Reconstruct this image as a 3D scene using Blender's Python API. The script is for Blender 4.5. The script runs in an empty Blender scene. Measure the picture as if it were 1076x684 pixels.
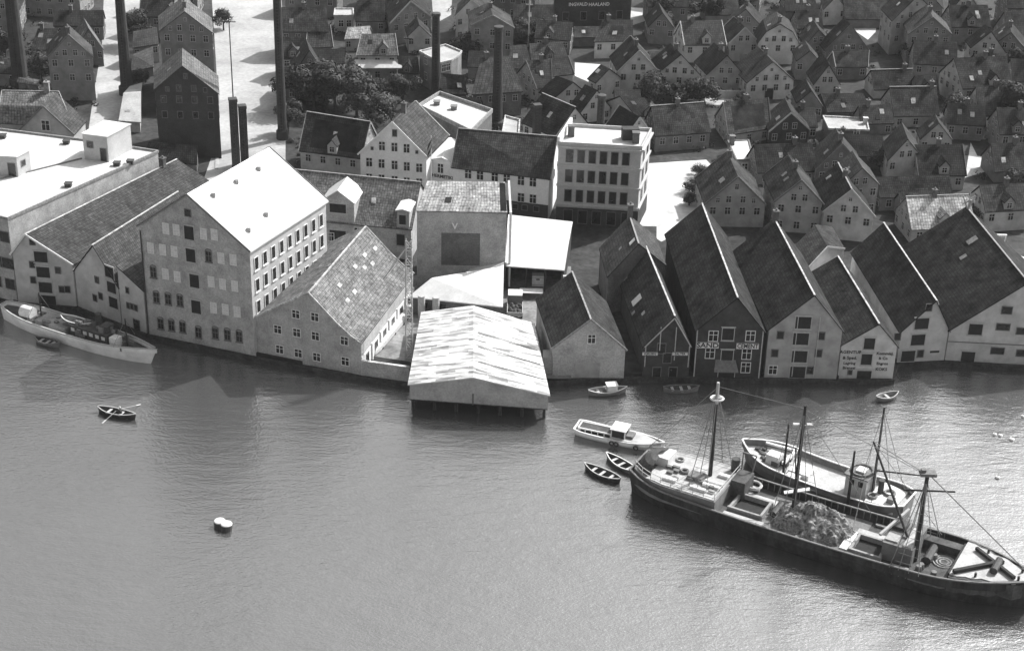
import bpy, bmesh, math, random
from mathutils import Vector
R = math.radians
rng = random.Random(11)
scene = bpy.context.scene
col = scene.collection

# ------------------------------------------------------------------ camera
CAM_H, PITCH, ROLL, FPX = 107.0, R(27), R(1.5), 1780.0
cam_d = bpy.data.cameras.new('camera')
cam = bpy.data.objects.new('camera', cam_d)
col.objects.link(cam)
cam_d.sensor_fit = 'HORIZONTAL'
cam_d.sensor_width = 36.0
cam_d.lens = 36.0 * FPX / 1076.0
cam_d.clip_start, cam_d.clip_end = 1.0, 6000.0
from mathutils import Matrix
cam.matrix_world = (Matrix.Translation((0, 0, CAM_H)) @ Matrix.Rotation(math.pi / 2 - PITCH, 4, 'X')
                    @ Matrix.Rotation(ROLL, 4, 'Z'))
scene.camera = cam
scene.render.filter_size = 1.7

# ------------------------------------------------------------------ light (black and white: neutral sky and sun)
SUN_AZ, SUN_EL = 51.0, 43.0            # azimuth measured from +Y towards +X
world = bpy.data.worlds.new('World')
scene.world = world
world.use_nodes = True
wn = world.node_tree
bg = wn.nodes['Background']
sky = wn.nodes.new('ShaderNodeTexSky')
sky.sky_type = 'NISHITA'
sky.sun_disc = False
sky.sun_elevation = R(SUN_EL)
sky.sun_rotation = R(SUN_AZ)
sky.dust_density = 4.0
bw = wn.nodes.new('ShaderNodeRGBToBW')
wn.links.new(sky.outputs[0], bw.inputs[0])
wn.links.new(bw.outputs[0], bg.inputs[0])
bg.inputs[1].default_value = 0.15
sun_d = bpy.data.lights.new('sun', 'SUN')
sun_d.energy = 4.2
sun_d.angle = R(0.5)
sun_d.color = (1.0, 0.995, 0.985)
sun = bpy.data.objects.new('sun', sun_d)
col.objects.link(sun)
sdir = Vector((math.sin(R(SUN_AZ)) * math.cos(R(SUN_EL)), math.cos(R(SUN_AZ)) * math.cos(R(SUN_EL)), math.sin(R(SUN_EL))))
sun.rotation_euler = sdir.to_track_quat('Z', 'Y').to_euler()
sun.location = sdir * 300
scene.view_settings.view_transform = 'Standard'
scene.view_settings.look = 'None'
scene.view_settings.gamma = 1.0
scene.view_settings.exposure = 0.55
scene.view_settings.use_curve_mapping = False
scene.cycles.max_bounces = 6
scene.cycles.volume_bounces = 1
scene.cycles.use_denoising = True

# ------------------------------------------------------------------ surveying helpers
CT, ST, CR, SR = math.cos(PITCH), math.sin(PITCH), math.cos(ROLL), math.sin(ROLL)

def at(p, z):
    """world point at height z that the surveyed photo point p shows"""
    u, v = (p[0] - 538) / FPX, (p[1] - 342) / FPX
    u, v = u * CR + v * SR, v * CR - u * SR
    d = Vector((u, CT - v * ST, -ST - v * CT))
    t = (z - CAM_H) / d.z
    return Vector((d.x * t, d.y * t, z))

def proj(p):
    x, y, z = p[0], p[1], p[2] - CAM_H
    dep = y * CT - z * ST
    u, v = x / dep, -(y * ST + z * CT) / dep
    u, v = u * CR - v * SR, v * CR + u * SR
    return 538 + FPX * u, 342 + FPX * v

def bis(f, lo, hi):
    """root of an increasing function"""
    for _ in range(45):
        m = (lo + hi) / 2
        if f(m) < 0: lo = m
        else: hi = m
    return (lo + hi) / 2

def height_over(b, py):
    """height above the plan point b that shows at photo row py"""
    return bis(lambda z: py - proj((b.x, b.y, z))[1], -2, 70)

# ------------------------------------------------------------------ materials
MATS = {}
def mat(name, g, var=0.18, scale=1.2, rough=0.85, fine=None, fvar=0.25, rnd=0.0, bump=None, spec=0.3, stretch=None, tint=0.0):
    """grey procedural surface: blotches (noise), fine grain, optional bump, optional difference from object to object"""
    if name in MATS: return MATS[name]
    m = bpy.data.materials.new(name); m.use_nodes = True
    nt = m.node_tree; N = nt.nodes; L = nt.links
    b = N['Principled BSDF']
    b.inputs['Roughness'].default_value = rough
    b.inputs['Specular IOR Level'].default_value = spec
    tc = N.new('ShaderNodeTexCoord'); src = tc.outputs['Object']
    geo = N.new('ShaderNodeNewGeometry'); src = geo.outputs['Position']
    if stretch:
        mp = N.new('ShaderNodeMapping'); mp.inputs['Scale'].default_value = stretch
        L.new(src, mp.inputs[0]); src = mp.outputs[0]
    no = N.new('ShaderNodeTexNoise'); no.inputs['Scale'].default_value = scale; no.inputs['Detail'].default_value = 5
    no.inputs['Roughness'].default_value = 0.65
    L.new(src, no.inputs['Vector'])
    mr = N.new('ShaderNodeMapRange'); mr.inputs[1].default_value = 0.28; mr.inputs[2].default_value = 0.72
    mr.inputs[3].default_value = 1 - var * 1.6; mr.inputs[4].default_value = 1 + var * 1.6
    L.new(no.outputs[0], mr.inputs[0])
    cur = mr.outputs[0]
    def mul(a, o):
        k = N.new('ShaderNodeMath'); k.operation = 'MULTIPLY'
        L.new(a, k.inputs[0])
        if isinstance(o, float): k.inputs[1].default_value = o
        else: L.new(o, k.inputs[1])
        return k.outputs[0]
    if fine:
        n2 = N.new('ShaderNodeTexNoise'); n2.inputs['Scale'].default_value = fine; n2.inputs['Detail'].default_value = 2
        L.new(src, n2.inputs['Vector'])
        m2 = N.new('ShaderNodeMapRange'); m2.inputs[1].default_value = .3; m2.inputs[2].default_value = .7
        m2.inputs[3].default_value = 1 - fvar; m2.inputs[4].default_value = 1 + fvar
        L.new(n2.outputs[0], m2.inputs[0]); cur = mul(cur, m2.outputs[0])
    if rnd:
        oi = N.new('ShaderNodeObjectInfo')
        m3 = N.new('ShaderNodeMapRange'); m3.inputs[3].default_value = 1 - rnd; m3.inputs[4].default_value = 1 + rnd
        L.new(oi.outputs['Random'], m3.inputs[0]); cur = mul(cur, m3.outputs[0])
    cur = mul(cur, float(g))
    cc = N.new('ShaderNodeCombineColor')
    for i in range(3): L.new(cur, cc.inputs[i])
    L.new(cc.outputs[0], b.inputs['Base Color'])
    if bump:
        kind, sc, st = bump
        if kind == 'tile':
            uv = N.new('ShaderNodeUVMap')
            br = N.new('ShaderNodeTexBrick'); br.inputs['Scale'].default_value = 1.0
            br.inputs['Brick Width'].default_value = sc; br.inputs['Row Height'].default_value = sc * 1.25
            br.inputs['Mortar Size'].default_value = 0.045; br.inputs['Mortar Smooth'].default_value = 0.6
            br.inputs['Color1'].default_value = (1, 1, 1, 1); br.inputs['Color2'].default_value = (.62, .62, .62, 1)
            br.inputs['Mortar'].default_value = (.35, .35, .35, 1); br.offset = 0.0
            L.new(uv.outputs[0], br.inputs[0])
            cur2 = mul(cur, br.outputs['Color'])
            for i in range(3): L.new(cur2, cc.inputs[i])
            h = br.outputs['Color']
        elif kind == 'seam':
            uv = N.new('ShaderNodeUVMap')
            w = N.new('ShaderNodeTexWave'); w.inputs['Scale'].default_value = sc; w.bands_direction = 'X'
            L.new(uv.outputs[0], w.inputs[0]); h = w.outputs[1]
        elif kind == 'board':
            w = N.new('ShaderNodeTexWave'); w.inputs['Scale'].default_value = sc; w.bands_direction = 'Z'; w.wave_profile = 'SAW'
            L.new(geo.outputs['Position'], w.inputs[0]); h = w.outputs[1]
        else:
            n4 = N.new('ShaderNodeTexNoise'); n4.inputs['Scale'].default_value = sc; n4.inputs['Detail'].default_value = 4
            L.new(geo.outputs['Position'], n4.inputs['Vector']); h = n4.outputs[0]
        bp = N.new('ShaderNodeBump'); bp.inputs['Strength'].default_value = st; bp.inputs['Distance'].default_value = 0.06
        L.new(h, bp.inputs['Height']); L.new(bp.outputs[0], b.inputs['Normal'])
    MATS[name] = m
    return m

def patched_tin():
    m = mat('tin_patched', .62, .1, .4, rough=.6)
    nt = m.node_tree; N = nt.nodes; L = nt.links
    cc = next(n for n in N if n.type == 'COMBINE_COLOR'); base = cc.inputs[0].links[0].from_socket
    uv = N.new('ShaderNodeUVMap'); mp = N.new('ShaderNodeMapping'); mp.inputs['Rotation'].default_value = (0, 0, R(90))
    L.new(uv.outputs[0], mp.inputs[0])
    cur = base
    for bw_, rh, lo, hi, sq in ((2.6, .62, .40, 1.15, 1.0), (1.7, .31, .72, 1.1, 1.3)):
        br = N.new('ShaderNodeTexBrick'); br.inputs['Scale'].default_value = 1; br.inputs['Brick Width'].default_value = bw_; br.inputs['Row Height'].default_value = rh
        br.inputs['Mortar Size'].default_value = .02; br.inputs['Color1'].default_value = (0, 0, 0, 1); br.inputs['Color2'].default_value = (1, 1, 1, 1); br.inputs['Mortar'].default_value = (.5, .5, .5, 1)
        br.offset = .37; br.offset_frequency = 3; br.squash = sq; br.squash_frequency = 2
        L.new(mp.outputs[0], br.inputs[0])
        mr = N.new('ShaderNodeMapRange'); mr.inputs[1].default_value = 0; mr.inputs[2].default_value = .4; mr.inputs[3].default_value = lo; mr.inputs[4].default_value = hi
        L.new(br.outputs[0], mr.inputs[0])
        k = N.new('ShaderNodeMath'); k.operation = 'MULTIPLY'; L.new(cur, k.inputs[0]); L.new(mr.outputs[0], k.inputs[1]); cur = k.outputs[0]
    no = N.new('ShaderNodeTexNoise'); no.inputs['Scale'].default_value = .55; no.inputs['Detail'].default_value = 6
    mp2 = N.new('ShaderNodeMapping'); mp2.inputs['Scale'].default_value = (3.2, .5, 1); L.new(uv.outputs[0], mp2.inputs[0]); L.new(mp2.outputs[0], no.inputs['Vector'])
    mr = N.new('ShaderNodeMapRange'); mr.inputs[1].default_value = .4; mr.inputs[2].default_value = .56; mr.inputs[3].default_value = .38; mr.inputs[4].default_value = 1
    L.new(no.outputs[0], mr.inputs[0])
    k = N.new('ShaderNodeMath'); k.operation = 'MULTIPLY'; L.new(cur, k.inputs[0]); L.new(mr.outputs[0], k.inputs[1]); cur = k.outputs[0]
    for i in range(3): L.new(cur, cc.inputs[i])
    return m

M = {}
def D(k, *a, **kw): M[k] = mat(k, *a, **kw)
# roofs
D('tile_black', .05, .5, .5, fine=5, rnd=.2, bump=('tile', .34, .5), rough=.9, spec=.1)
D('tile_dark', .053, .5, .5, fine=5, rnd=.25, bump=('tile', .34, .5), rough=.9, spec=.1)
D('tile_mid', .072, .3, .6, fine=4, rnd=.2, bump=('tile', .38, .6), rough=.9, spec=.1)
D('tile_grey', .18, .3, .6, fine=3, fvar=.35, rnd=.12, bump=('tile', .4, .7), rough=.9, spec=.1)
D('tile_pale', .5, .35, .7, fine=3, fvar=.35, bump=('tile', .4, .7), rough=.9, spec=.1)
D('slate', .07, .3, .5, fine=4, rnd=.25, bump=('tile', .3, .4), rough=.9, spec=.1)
D('tin_white', .6, .08, .4, fine=2, fvar=.06, rough=.6, bump=('seam', .8, .2))
M['tin_patched'] = patched_tin()
D('felt_white', .55, .14, .35, fine=2.5, fvar=.08, rough=.8, bump=('noise', 2, .15))
D('mortar', .42, .35, 1.2, fine=6, fvar=.3)
D('mortar_dim', .25, .3, 3)
# walls
D('plaster_white', .74, .07, .5, fine=4, fvar=.05, rough=.9)
D('plaster_pale', .44, .10, .4, fine=4, fvar=.08)
D('timber_pale', .53, .16, .5, rnd=.15, bump=('board', 1.9, .5))
D('timber_grey', .39, .2, .5, rnd=.2, bump=('board', 1.9, .5))
D('timber_dim', .2, .2, .6, rnd=.25, bump=('board', 1.9, .5))
D('timber_dark', .05, .3, .7, bump=('board', 1.9, .5))
D('brick_grey', .37, .2, .45, fine=5, fvar=.2, bump=('noise', 6, .3))
D('brick_mid', .37,  .22, .5, fine=5, fvar=.2, bump=('noise', 6, .3))
D('brick_dim', .12, .25, .5, fine=5, fvar=.2, bump=('noise', 6, .3))
D('brick_dark', .045, .25, .5, fine=5, fvar=.2)
D('stack', .042, .25, .6, fine=5)
D('stone', .04, .45, .9, fine=3, fvar=.4, bump=('noise', 3, 1.0))
D('concrete', .36, .15, .5, fine=4, fvar=.1)
# trim
D('trim_white', .7, .08, 3, rough=.6)
D('trim_pale', .42, .12, 3)
D('trim_dim', .16, .2, 3)
D('brick_stained', .19, .35, .35, fine=5, fvar=.2)
D('wood_dark', .03, .3, 2)
D('iron', .05, .3, 3, rough=.6)
D('glass', .018, .3, 1.0, rough=.18, spec=.5)
D('blind', .62, .15, 2)
D('door_dark', .022, .3, 2)
D('deck_pale', .4, .16, .6, fine=4, fvar=.12, stretch=(1, 1, 1))
D('deck_mid', .27, .2, .6, fine=4, fvar=.15)
D('deck_dark', .07, .3, .8, fine=4, fvar=.2)
D('hull_black', .035, .5, .7, fine=3, fvar=.3, stretch=(1, 1, .25), bump=('board', 1.1, .25))
D('hull_grey', .16, .25, .5)
D('hull_white', .8, .12, .6)
D('canvas', .6, .12, 1.5)
D('rope', .22, .2, 4)
D('sand', .17, .5, 1.0, fine=4, fvar=.45, bump=('noise', 3, 1.0))
D('skin', .4, .05, 4)
D('cloth_dark', .04, .2, 4)
D('cloth_pale', .45, .1, 4)
D('ground', .032, .5, .12, fine=1.2, fvar=.4, bump=('noise', 1.2, .6))
D('street', .36, .2, .08, fine=1.6, fvar=.12)
D('yard', .2, .3, .3, fine=2, fvar=.2)
D('square', .5, .14, .25, fine=1.5, fvar=.1)
D('ink', .03, .1, 3)
D('leaf', .05, .45, .5, rnd=.2, fine=3, fvar=.3)
D('bark', .05, .3, 3)

# ------------------------------------------------------------------ mesh building
WORLD = {}
def wloc(o):
    return WORLD.get(o.name, Vector((0, 0, 0))) if o else Vector((0, 0, 0))

class MB:
    def __init__(s, tf=None):
        s.v, s.f, s.uv, s.tf = [], [], [], tf
    def add(s, pts, faces, uvs=None):
        o = len(s.v)
        s.v += [s.tf(p) if s.tf else Vector(p) for p in pts]
        for i, f in enumerate(faces):
            s.f.append([o + k for k in f]); s.uv.append(uvs[i] if uvs else None)
        return s
    def poly(s, pts): return s.add(pts, [list(range(len(pts)))])
    def prism(s, poly, z0, z1):
        n = len(poly)
        pts = [(p[0], p[1], z0) for p in poly] + [(p[0], p[1], z1) for p in poly]
        fs = [[i, (i + 1) % n, n + (i + 1) % n, n + i] for i in range(n)] + [list(range(n, 2 * n)), list(range(n))[::-1]]
        return s.add(pts, fs)
    def box(s, c, d, yaw=0.0):
        ca, sa = math.cos(yaw), math.sin(yaw)
        h = [x / 2 for x in d]; pts = []
        for z in (-h[2], h[2]):
            for x, y in ((-h[0], -h[1]), (h[0], -h[1]), (h[0], h[1]), (-h[0], h[1])):
                pts.append((c[0] + x * ca - y * sa, c[1] + x * sa + y * ca, c[2] + z))
        return s.add(pts, [[0, 3, 2, 1], [4, 5, 6, 7], [0, 1, 5, 4], [1, 2, 6, 5], [2, 3, 7, 6], [3, 0, 4, 7]])
    def bar(s, p, q, w, h=None, up=None):
        p, q = Vector(p), Vector(q); h = h or w
        d = (q - p)
        if d.length < 1e-6: return s
        d.normalize()
        u = Vector(up) if up else (Vector((0, 0, 1)) if abs(d.z) < .95 else Vector((0, 1, 0)))
        a = d.cross(u).normalized(); b = a.cross(d).normalized()
        pts = [e + a * (x * w / 2) + b * (y * h / 2) for e in (p, q) for x, y in ((-1, -1), (1, -1), (1, 1), (-1, 1))]
        return s.add(pts, [[0, 1, 2, 3], [7, 6, 5, 4], [0, 4, 5, 1], [1, 5, 6, 2], [2, 6, 7, 3], [3, 7, 4, 0]])
    def tube(s, p, q, r0, r1=None, n=8):
        p, q = Vector(p), Vector(q); r1 = r0 if r1 is None else r1
        d = (q - p).normalized()
        u = Vector((0, 0, 1)) if abs(d.z) < .95 else Vector((0, 1, 0))
        a = d.cross(u).normalized(); b = a.cross(d)
        pts = [e + (a * math.cos(2 * math.pi * i / n) + b * math.sin(2 * math.pi * i / n)) * r for e, r in ((p, r0), (q, r1)) for i in range(n)]
        return s.add(pts, [[i, (i + 1) % n, n + (i + 1) % n, n + i] for i in range(n)] + [list(range(n))[::-1], list(range(n, 2 * n))])
    def ring(s, c, R0, r, n=14, k=5, ax=None, ry=1.0):
        ax = ax or (Vector((1, 0, 0)), Vector((0, 1, 0)), Vector((0, 0, 1)))
        pts, fs = [], []
        for i in range(n):
            t = 2 * math.pi * i / n
            dirv = ax[0] * math.cos(t) + ax[1] * (math.sin(t) * ry)
            for j in range(k):
                q = 2 * math.pi * j / k
                pts.append(Vector(c) + dirv * (R0 + r * math.cos(q)) + ax[2] * (r * math.sin(q)))
        for i in range(n):
            for j in range(k):
                fs.append([i * k + j, ((i + 1) % n) * k + j, ((i + 1) % n) * k + (j + 1) % k, i * k + (j + 1) % k])
        return s.add(pts, fs)
    def lathe(s, c, prof, n=14):
        pts = [(c[0] + r * math.cos(2 * math.pi * i / n), c[1] + r * math.sin(2 * math.pi * i / n), c[2] + z) for r, z in prof for i in range(n)]
        m = len(prof)
        fs = [[j * n + i, j * n + (i + 1) % n, (j + 1) * n + (i + 1) % n, (j + 1) * n + i] for j in range(m - 1) for i in range(n)]
        fs += [list(range(n))[::-1], list(range((m - 1) * n, m * n))]
        return s.add(pts, fs)
    def mesh(s, name, m, off=Vector((0, 0, 0)), smooth=False):
        me = bpy.data.meshes.new(name)
        me.from_pydata([tuple(v - off) for v in s.v], [], s.f)
        if any(s.uv):
            ul = me.uv_layers.new(name='UVMap').data
            k = 0
            for f, u in zip(s.f, s.uv):
                for i in range(len(f)):
                    ul[k].uv = u[i] if u else (0, 0); k += 1
        me.materials.append(m)
        if smooth: me.polygons.foreach_set('use_smooth', [True] * len(me.polygons))
        me.update()
        return me
    def build(s, name, m, parent=None, smooth=False, origin=None):
        if parent:
            off = wloc(parent)
        else:
            if origin is None:
                xs = [v.x for v in s.v]; ys = [v.y for v in s.v]
                origin = Vector(((min(xs) + max(xs)) / 2, (min(ys) + max(ys)) / 2, min(v.z for v in s.v)))
            off = Vector(origin)
        o = bpy.data.objects.new(name, s.mesh(name, M[m] if isinstance(m, str) else m, off, smooth))
        col.objects.link(o)
        if parent: o.parent = parent
        else: o.location = off
        WORLD[o.name] = off
        return o

def empty(name, loc):
    o = bpy.data.objects.new(name, None); col.objects.link(o)
    o.location = loc; o.empty_display_size = .5
    WORLD[o.name] = Vector(loc)
    return o

def tag(o, label, cat, group=None):
    o['label'] = label; o['category'] = cat
    if group: o['group'] = group
    return o

def structure(o):
    o['kind'] = 'structure'; return o

# ------------------------------------------------------------------ windows and doors (shared meshes)
WIN = {}
def win_meshes(w, h, style):
    w, h = round(w, 1), round(h, 1)
    k = (w, h, style)
    if k in WIN: return WIN[k]
    fr = MB(); t = .09 if style not in ('plain', 'old') else .07
    for x in (-w / 2, w / 2): fr.box((x, -.035, 0), (t, .07, h + t))
    for z in (-h / 2, h / 2): fr.box((0, -.035, z), (w - t, .07, t))
    if style in ('cross', 'old'):
        fr.box((0, -.03, 0), (.07, .05, h - t))
        fr.box((-w / 4, -.03, h * .12), (w / 2 - .08, .05, .06)); fr.box((w / 4, -.03, h * .12), (w / 2 - .08, .05, .06))
    if style == 'sill': fr.box((0, -.08, -h / 2 - t), (w + .25, .16, .09))
    if style == 'bars':
        for i in range(1, 4): fr.box((0, -.03, -h / 2 + h * i / 4), (w - t, .05, .06))
        fr.box((0, -.045, 0), (.06, .03, h - t))
    if style == 'arch':
        for i in range(5):
            t0, t1 = math.pi * i / 5, math.pi * (i + 1) / 5
            fr.bar((-w / 2 * math.cos(t0), -.03, h / 2 + .28 * math.sin(t0)), (-w / 2 * math.cos(t1), -.03, h / 2 + .28 * math.sin(t1)), .1, .1)
        fr.box((0, -.03, 0), (.06, .05, h - t)); fr.box((0, -.03, .1), (w - t, .045, .06)); fr.box((0, -.1, -h / 2 - t), (w + .2, .2, .1))
    if style == 'door':
        fr.box((0, -.05, h / 2 + .12), (w + .3, .1, .12)); fr.box((0, -.05, -h / 2 - .1), (w + .2, .1, .08))
    pn = MB(); pn.box((0, -.014, 0), (w, .024, h))
    trim = {'dark': 'trim_dim', 'arch': 'trim_dim', 'door': 'trim_pale', 'plain': 'trim_dim', 'old': 'trim_pale'}.get(style, 'trim_white')
    fm = fr.mesh('window_frame', M[trim])
    pm = pn.mesh('pane', M['blind' if style == 'bars' else ('door_dark' if style == 'door' else 'glass')])
    WIN[k] = (fm, pm)
    return WIN[k]

def put_window(root, p, yaw, w, h, style='cross', name=None):
    fm, pm = win_meshes(w, h, style)
    name = name or ('loading_door' if style == 'door' else 'window')
    o = bpy.data.objects.new(name, fm); col.objects.link(o)
    o.parent = root; o.location = Vector(p) - wloc(root); o.rotation_euler = (0, 0, yaw)
    c = bpy.data.objects.new('door_panel' if style == 'door' else 'pane', pm); col.objects.link(c)
    c.parent = o
    return o

# ------------------------------------------------------------------ lettering
def text_mesh(body, size):
    cu = bpy.data.curves.new('lettering', 'FONT'); cu.body = body; cu.size = size
    cu.align_x = 'CENTER'; cu.align_y = 'CENTER'; cu.extrude = .012; cu.offset = size * .022; cu.resolution_u = 2
    o = bpy.data.objects.new('lettering', cu); col.objects.link(o)
    dg = bpy.context.evaluated_depsgraph_get()
    me = bpy.data.meshes.new_from_object(o.evaluated_get(dg))
    bpy.data.objects.remove(o); bpy.data.curves.remove(cu)
    return me

def lettering(parent, body, p, yaw, size, m, sx=1.0):
    me = text_mesh(body, size); me.materials.clear(); me.materials.append(M[m])
    o = bpy.data.objects.new('lettering', me); col.objects.link(o)
    o.parent = parent; o.location = Vector(p) - wloc(parent)
    o.rotation_euler = (math.pi / 2, 0, yaw); o.scale = (sx, 1, 1)
    return o

# ------------------------------------------------------------------ buildings
PROF = {'gable': [(0, 0), (.5, 1), (1, 0)],
        'gambrel': [(0, 0), (.17, .58), (.5, 1), (.83, .58), (1, 0)],
        'bell': [(0, 0), (.53, 1), (.78, .30), (.9, .02), (1, -.16)],
        'lean': [(0, 1), (1, 0)],
        'shed': [(0, 0), (.46, 1), (1, .1)]}
Z = Vector((0, 0, 1))
class House:
    """pitched-roof building: plan corners a b c d (a-b faces the viewer), heights; gables at a-b / c-d ('fb') or at d-a / b-c ('lr')"""
    def __init__(s, kind, label, cat, a, b, c, d, z0, he, hr, ends='fb', prof='gable', wall='timber_pale', roof='tile_dark',
                 over=(.25, .2), group=None, root=None, pre='', cap=None, barge=None, thick=.16, sink=.6):
        s.a, s.b, s.c, s.d = [Vector((p.x, p.y, z0)) for p in (a, b, c, d)]
        s.z0, s.he, s.hr, s.ends = z0, he, hr, ends
        s.pf = PROF[prof] if isinstance(prof, str) else prof
        ctr = (s.a + s.b + s.c + s.d) / 4
        s.root = root or tag(empty(kind, ctr), label, cat, group)
        s.p = (s.a, s.b, s.c, s.d) if ends == 'fb' else (s.d, s.a, s.b, s.c)
        p0, p1, p2, p3 = s.p
        H = lambda h: he + (hr - he) * h
        s.H = H
        # walls
        w = MB()
        lo = z0 - sink
        def gable(q0, q1):
            pts = [Vector((q0.x, q0.y, lo)), Vector((q1.x, q1.y, lo))]
            for t, h in reversed(s.pf):
                q = q0.lerp(q1, t); pts.append(Vector((q.x, q.y, z0 + H(h))))
            w.poly(pts)
        gable(p0, p1)
        pf2 = s.pf; s.pf = [(1 - t, h) for t, h in reversed(s.pf)]; gable(p2, p3); s.pf = pf2
        for q0, q1, h in ((p1, p2, s.pf[-1][1]), (p3, p0, s.pf[0][1])):
            w.poly([(q0.x, q0.y, lo), (q1.x, q1.y, lo), (q1.x, q1.y, z0 + H(h)), (q0.x, q0.y, z0 + H(h))])
        s.wall = w.build(pre + 'wall', wall, s.root)
        # roof
        ax = ((p3 + p2) - (p0 + p1)); s.L = ax.length / 2; ax.normalize(); s.ax = ax
        W = (p1 - p0).length; s.W = W
        ve, eo = over[1], over[0]
        pts = []
        for t, h in s.pf: pts.append((t, H(h)))
        (t0, h0), (t1, h1) = pts[0], pts[1]
        k = eo / W
        pts[0] = (t0 - k, h0 - (h1 - h0) / (t1 - t0) * k)
        (t0, h0), (t1, h1) = pts[-1], pts[-2]
        pts[-1] = (t0 + k, h0 - (h0 - h1) / (t0 - t1) * -k)
        s.prof_w = pts
        top, us = [], [0.0]
        for i in range(1, len(pts)):
            us.append(us[-1] + math.hypot((pts[i][0] - pts[i - 1][0]) * W, pts[i][1] - pts[i - 1][1]))
        r = MB(); n = len(pts)
        F = [p0 + (p1 - p0) * t + Z * h - ax * ve for t, h in pts]
        B = [p3 + (p2 - p3) * t + Z * h + ax * ve for t, h in pts]
        LL = s.L + 2 * ve
        V = [q + Z * .03 for q in F] + [q + Z * .03 for q in B] + [q + Z * (.03 + thick) for q in F] + [q + Z * (.03 + thick) for q in B]
        fs, uv = [], []
        for i in range(n - 1):
            fs.append([2 * n + i, 2 * n + i + 1, 3 * n + i + 1, 3 * n + i]); uv.append([(0, us[i]), (0, us[i + 1]), (LL, us[i + 1]), (LL, us[i])])
            fs.append([i + 1, i, n + i, n + i + 1]); uv.append([(0, 0)] * 4)
            fs.append([i, i + 1, 2 * n + i + 1, 2 * n + i]); uv.append([(0, 0)] * 4)
            fs.append([n + i + 1, n + i, 3 * n + i, 3 * n + i + 1]); uv.append([(0, 0)] * 4)
        for i in (0, n - 1):
            fs.append([i, 2 * n + i, 3 * n + i, n + i] if i == 0 else [i, n + i, 3 * n + i, 2 * n + i]); uv.append([(0, 0)] * 4)
        r.add(V, fs, uv)
        s.thick = thick + .03
        s.roof = r.build(pre + 'roof', roof, s.root)
        s.F, s.B, s.n = F, B, n
        s.ri = max(range(n), key=lambda i: pts[i][1])
        if cap:
            q = MB(); i = s.ri
            q.bar(F[i] + Z * (s.thick + .03), B[i] + Z * (s.thick + .03), .22, .1)
            q.build(pre + 'ridge_cap', cap, s.root)
        if barge:
            q = MB()
            for i in range(n - 1): q.bar(F[i] + Z * (s.thick - .04) - ax * .04, F[i + 1] + Z * (s.thick - .04) - ax * .04, .1, .26)
            q.build(pre + 'barge_board', barge.rstrip('!'), s.root)
            if barge[-1:] != '!':
                q = MB()
                for i in range(n - 1): q.bar(B[i] + Z * (s.thick - .04) + ax * .04, B[i + 1] + Z * (s.thick - .04) + ax * .04, .1, .26)
                q.build(pre + 'barge_board', barge, s.root)
    def face(s, f):
        q0, q1 = {'front': (s.a, s.b), 'right': (s.b, s.c), 'back': (s.c, s.d), 'left': (s.d, s.a)}[f]
        d = (q1 - q0); L = d.length; d.normalize()
        return q0, d, L, math.atan2(d.y, d.x), Vector((d.y, -d.x, 0))
    def win(s, f, u, z, w=1.0, h=1.3, style='cross', name=None):
        q0, d, L, yaw, n = s.face(f)
        return put_window(s.root, q0 + d * (u * L) + Z * z + n * .02, yaw, w, h, style, name)
    def wins(s, f, us, z, w=1.0, h=1.3, style='cross'):
        for u in us: s.win(f, u, z, w, h, style)
    def winpx(s, f, px, w=1.0, h=1.3, style='cross', name=None):
        """window centred where the photo shows it on face f"""
        q0, d, L, yaw, n = s.face(f)
        e = at(px, 0); o = Vector((0, 0, CAM_H)); r = (e - o)
        t = (q0 - o).dot(n) / r.dot(n)
        return put_window(s.root, o + r * t + n * .02, yaw, w, h, style, name)
    def facepx(s, f, px):
        q0, d, L, yaw, n = s.face(f)
        o = Vector((0, 0, CAM_H)); r = at(px, 0) - o
        return o + r * ((q0 - o).dot(n) / r.dot(n)), yaw, n, d
    def slope(s, u, t):
        """point on top of the roof: u along the ridge (0 front gable), t across (0..1)"""
        pf = s.prof_w
        for i in range(len(pf) - 1):
            if t <= pf[i + 1][0] or i == len(pf) - 2:
                k = (t - pf[i][0]) / (pf[i + 1][0] - pf[i][0]); break
        f = s.F[i].lerp(s.F[i + 1], k); b = s.B[i].lerp(s.B[i + 1], k)
        return f.lerp(b, u) + Z * s.thick
    def slopepx(s, px):
        """(u, t) of the roof point that the photo shows at px"""
        best = None
        for i in range(41):
            for j in range(41):
                q = proj(s.slope(i / 40, j / 40)); e = (q[0] - px[0]) ** 2 + (q[1] - px[1]) ** 2
                if best is None or e < best[0]: best = (e, i / 40, j / 40)
        return best[1], best[2]
    def patch(s, name, u0, u1, t0, t1, m, h=.1):
        q = [s.slope(u0, t0), s.slope(u0, t1), s.slope(u1, t1), s.slope(u1, t0)]
        b = MB(); b.add([p + Z * -.05 for p in q] + [p + Z * h for p in q],
                        [[4, 5, 6, 7], [0, 1, 5, 4], [1, 2, 6, 5], [2, 3, 7, 6], [3, 0, 4, 7]])
        return b.build(name, m, s.root)
    def skylight(s, px, w=.9, l=1.3, m='trim_white'):
        u, t = s.slopepx(px)
        return s.patch('skylight', u - l / 2 / s.L, u + l / 2 / s.L, t - w / 2 / s.W, t + w / 2 / s.W, m)
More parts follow.
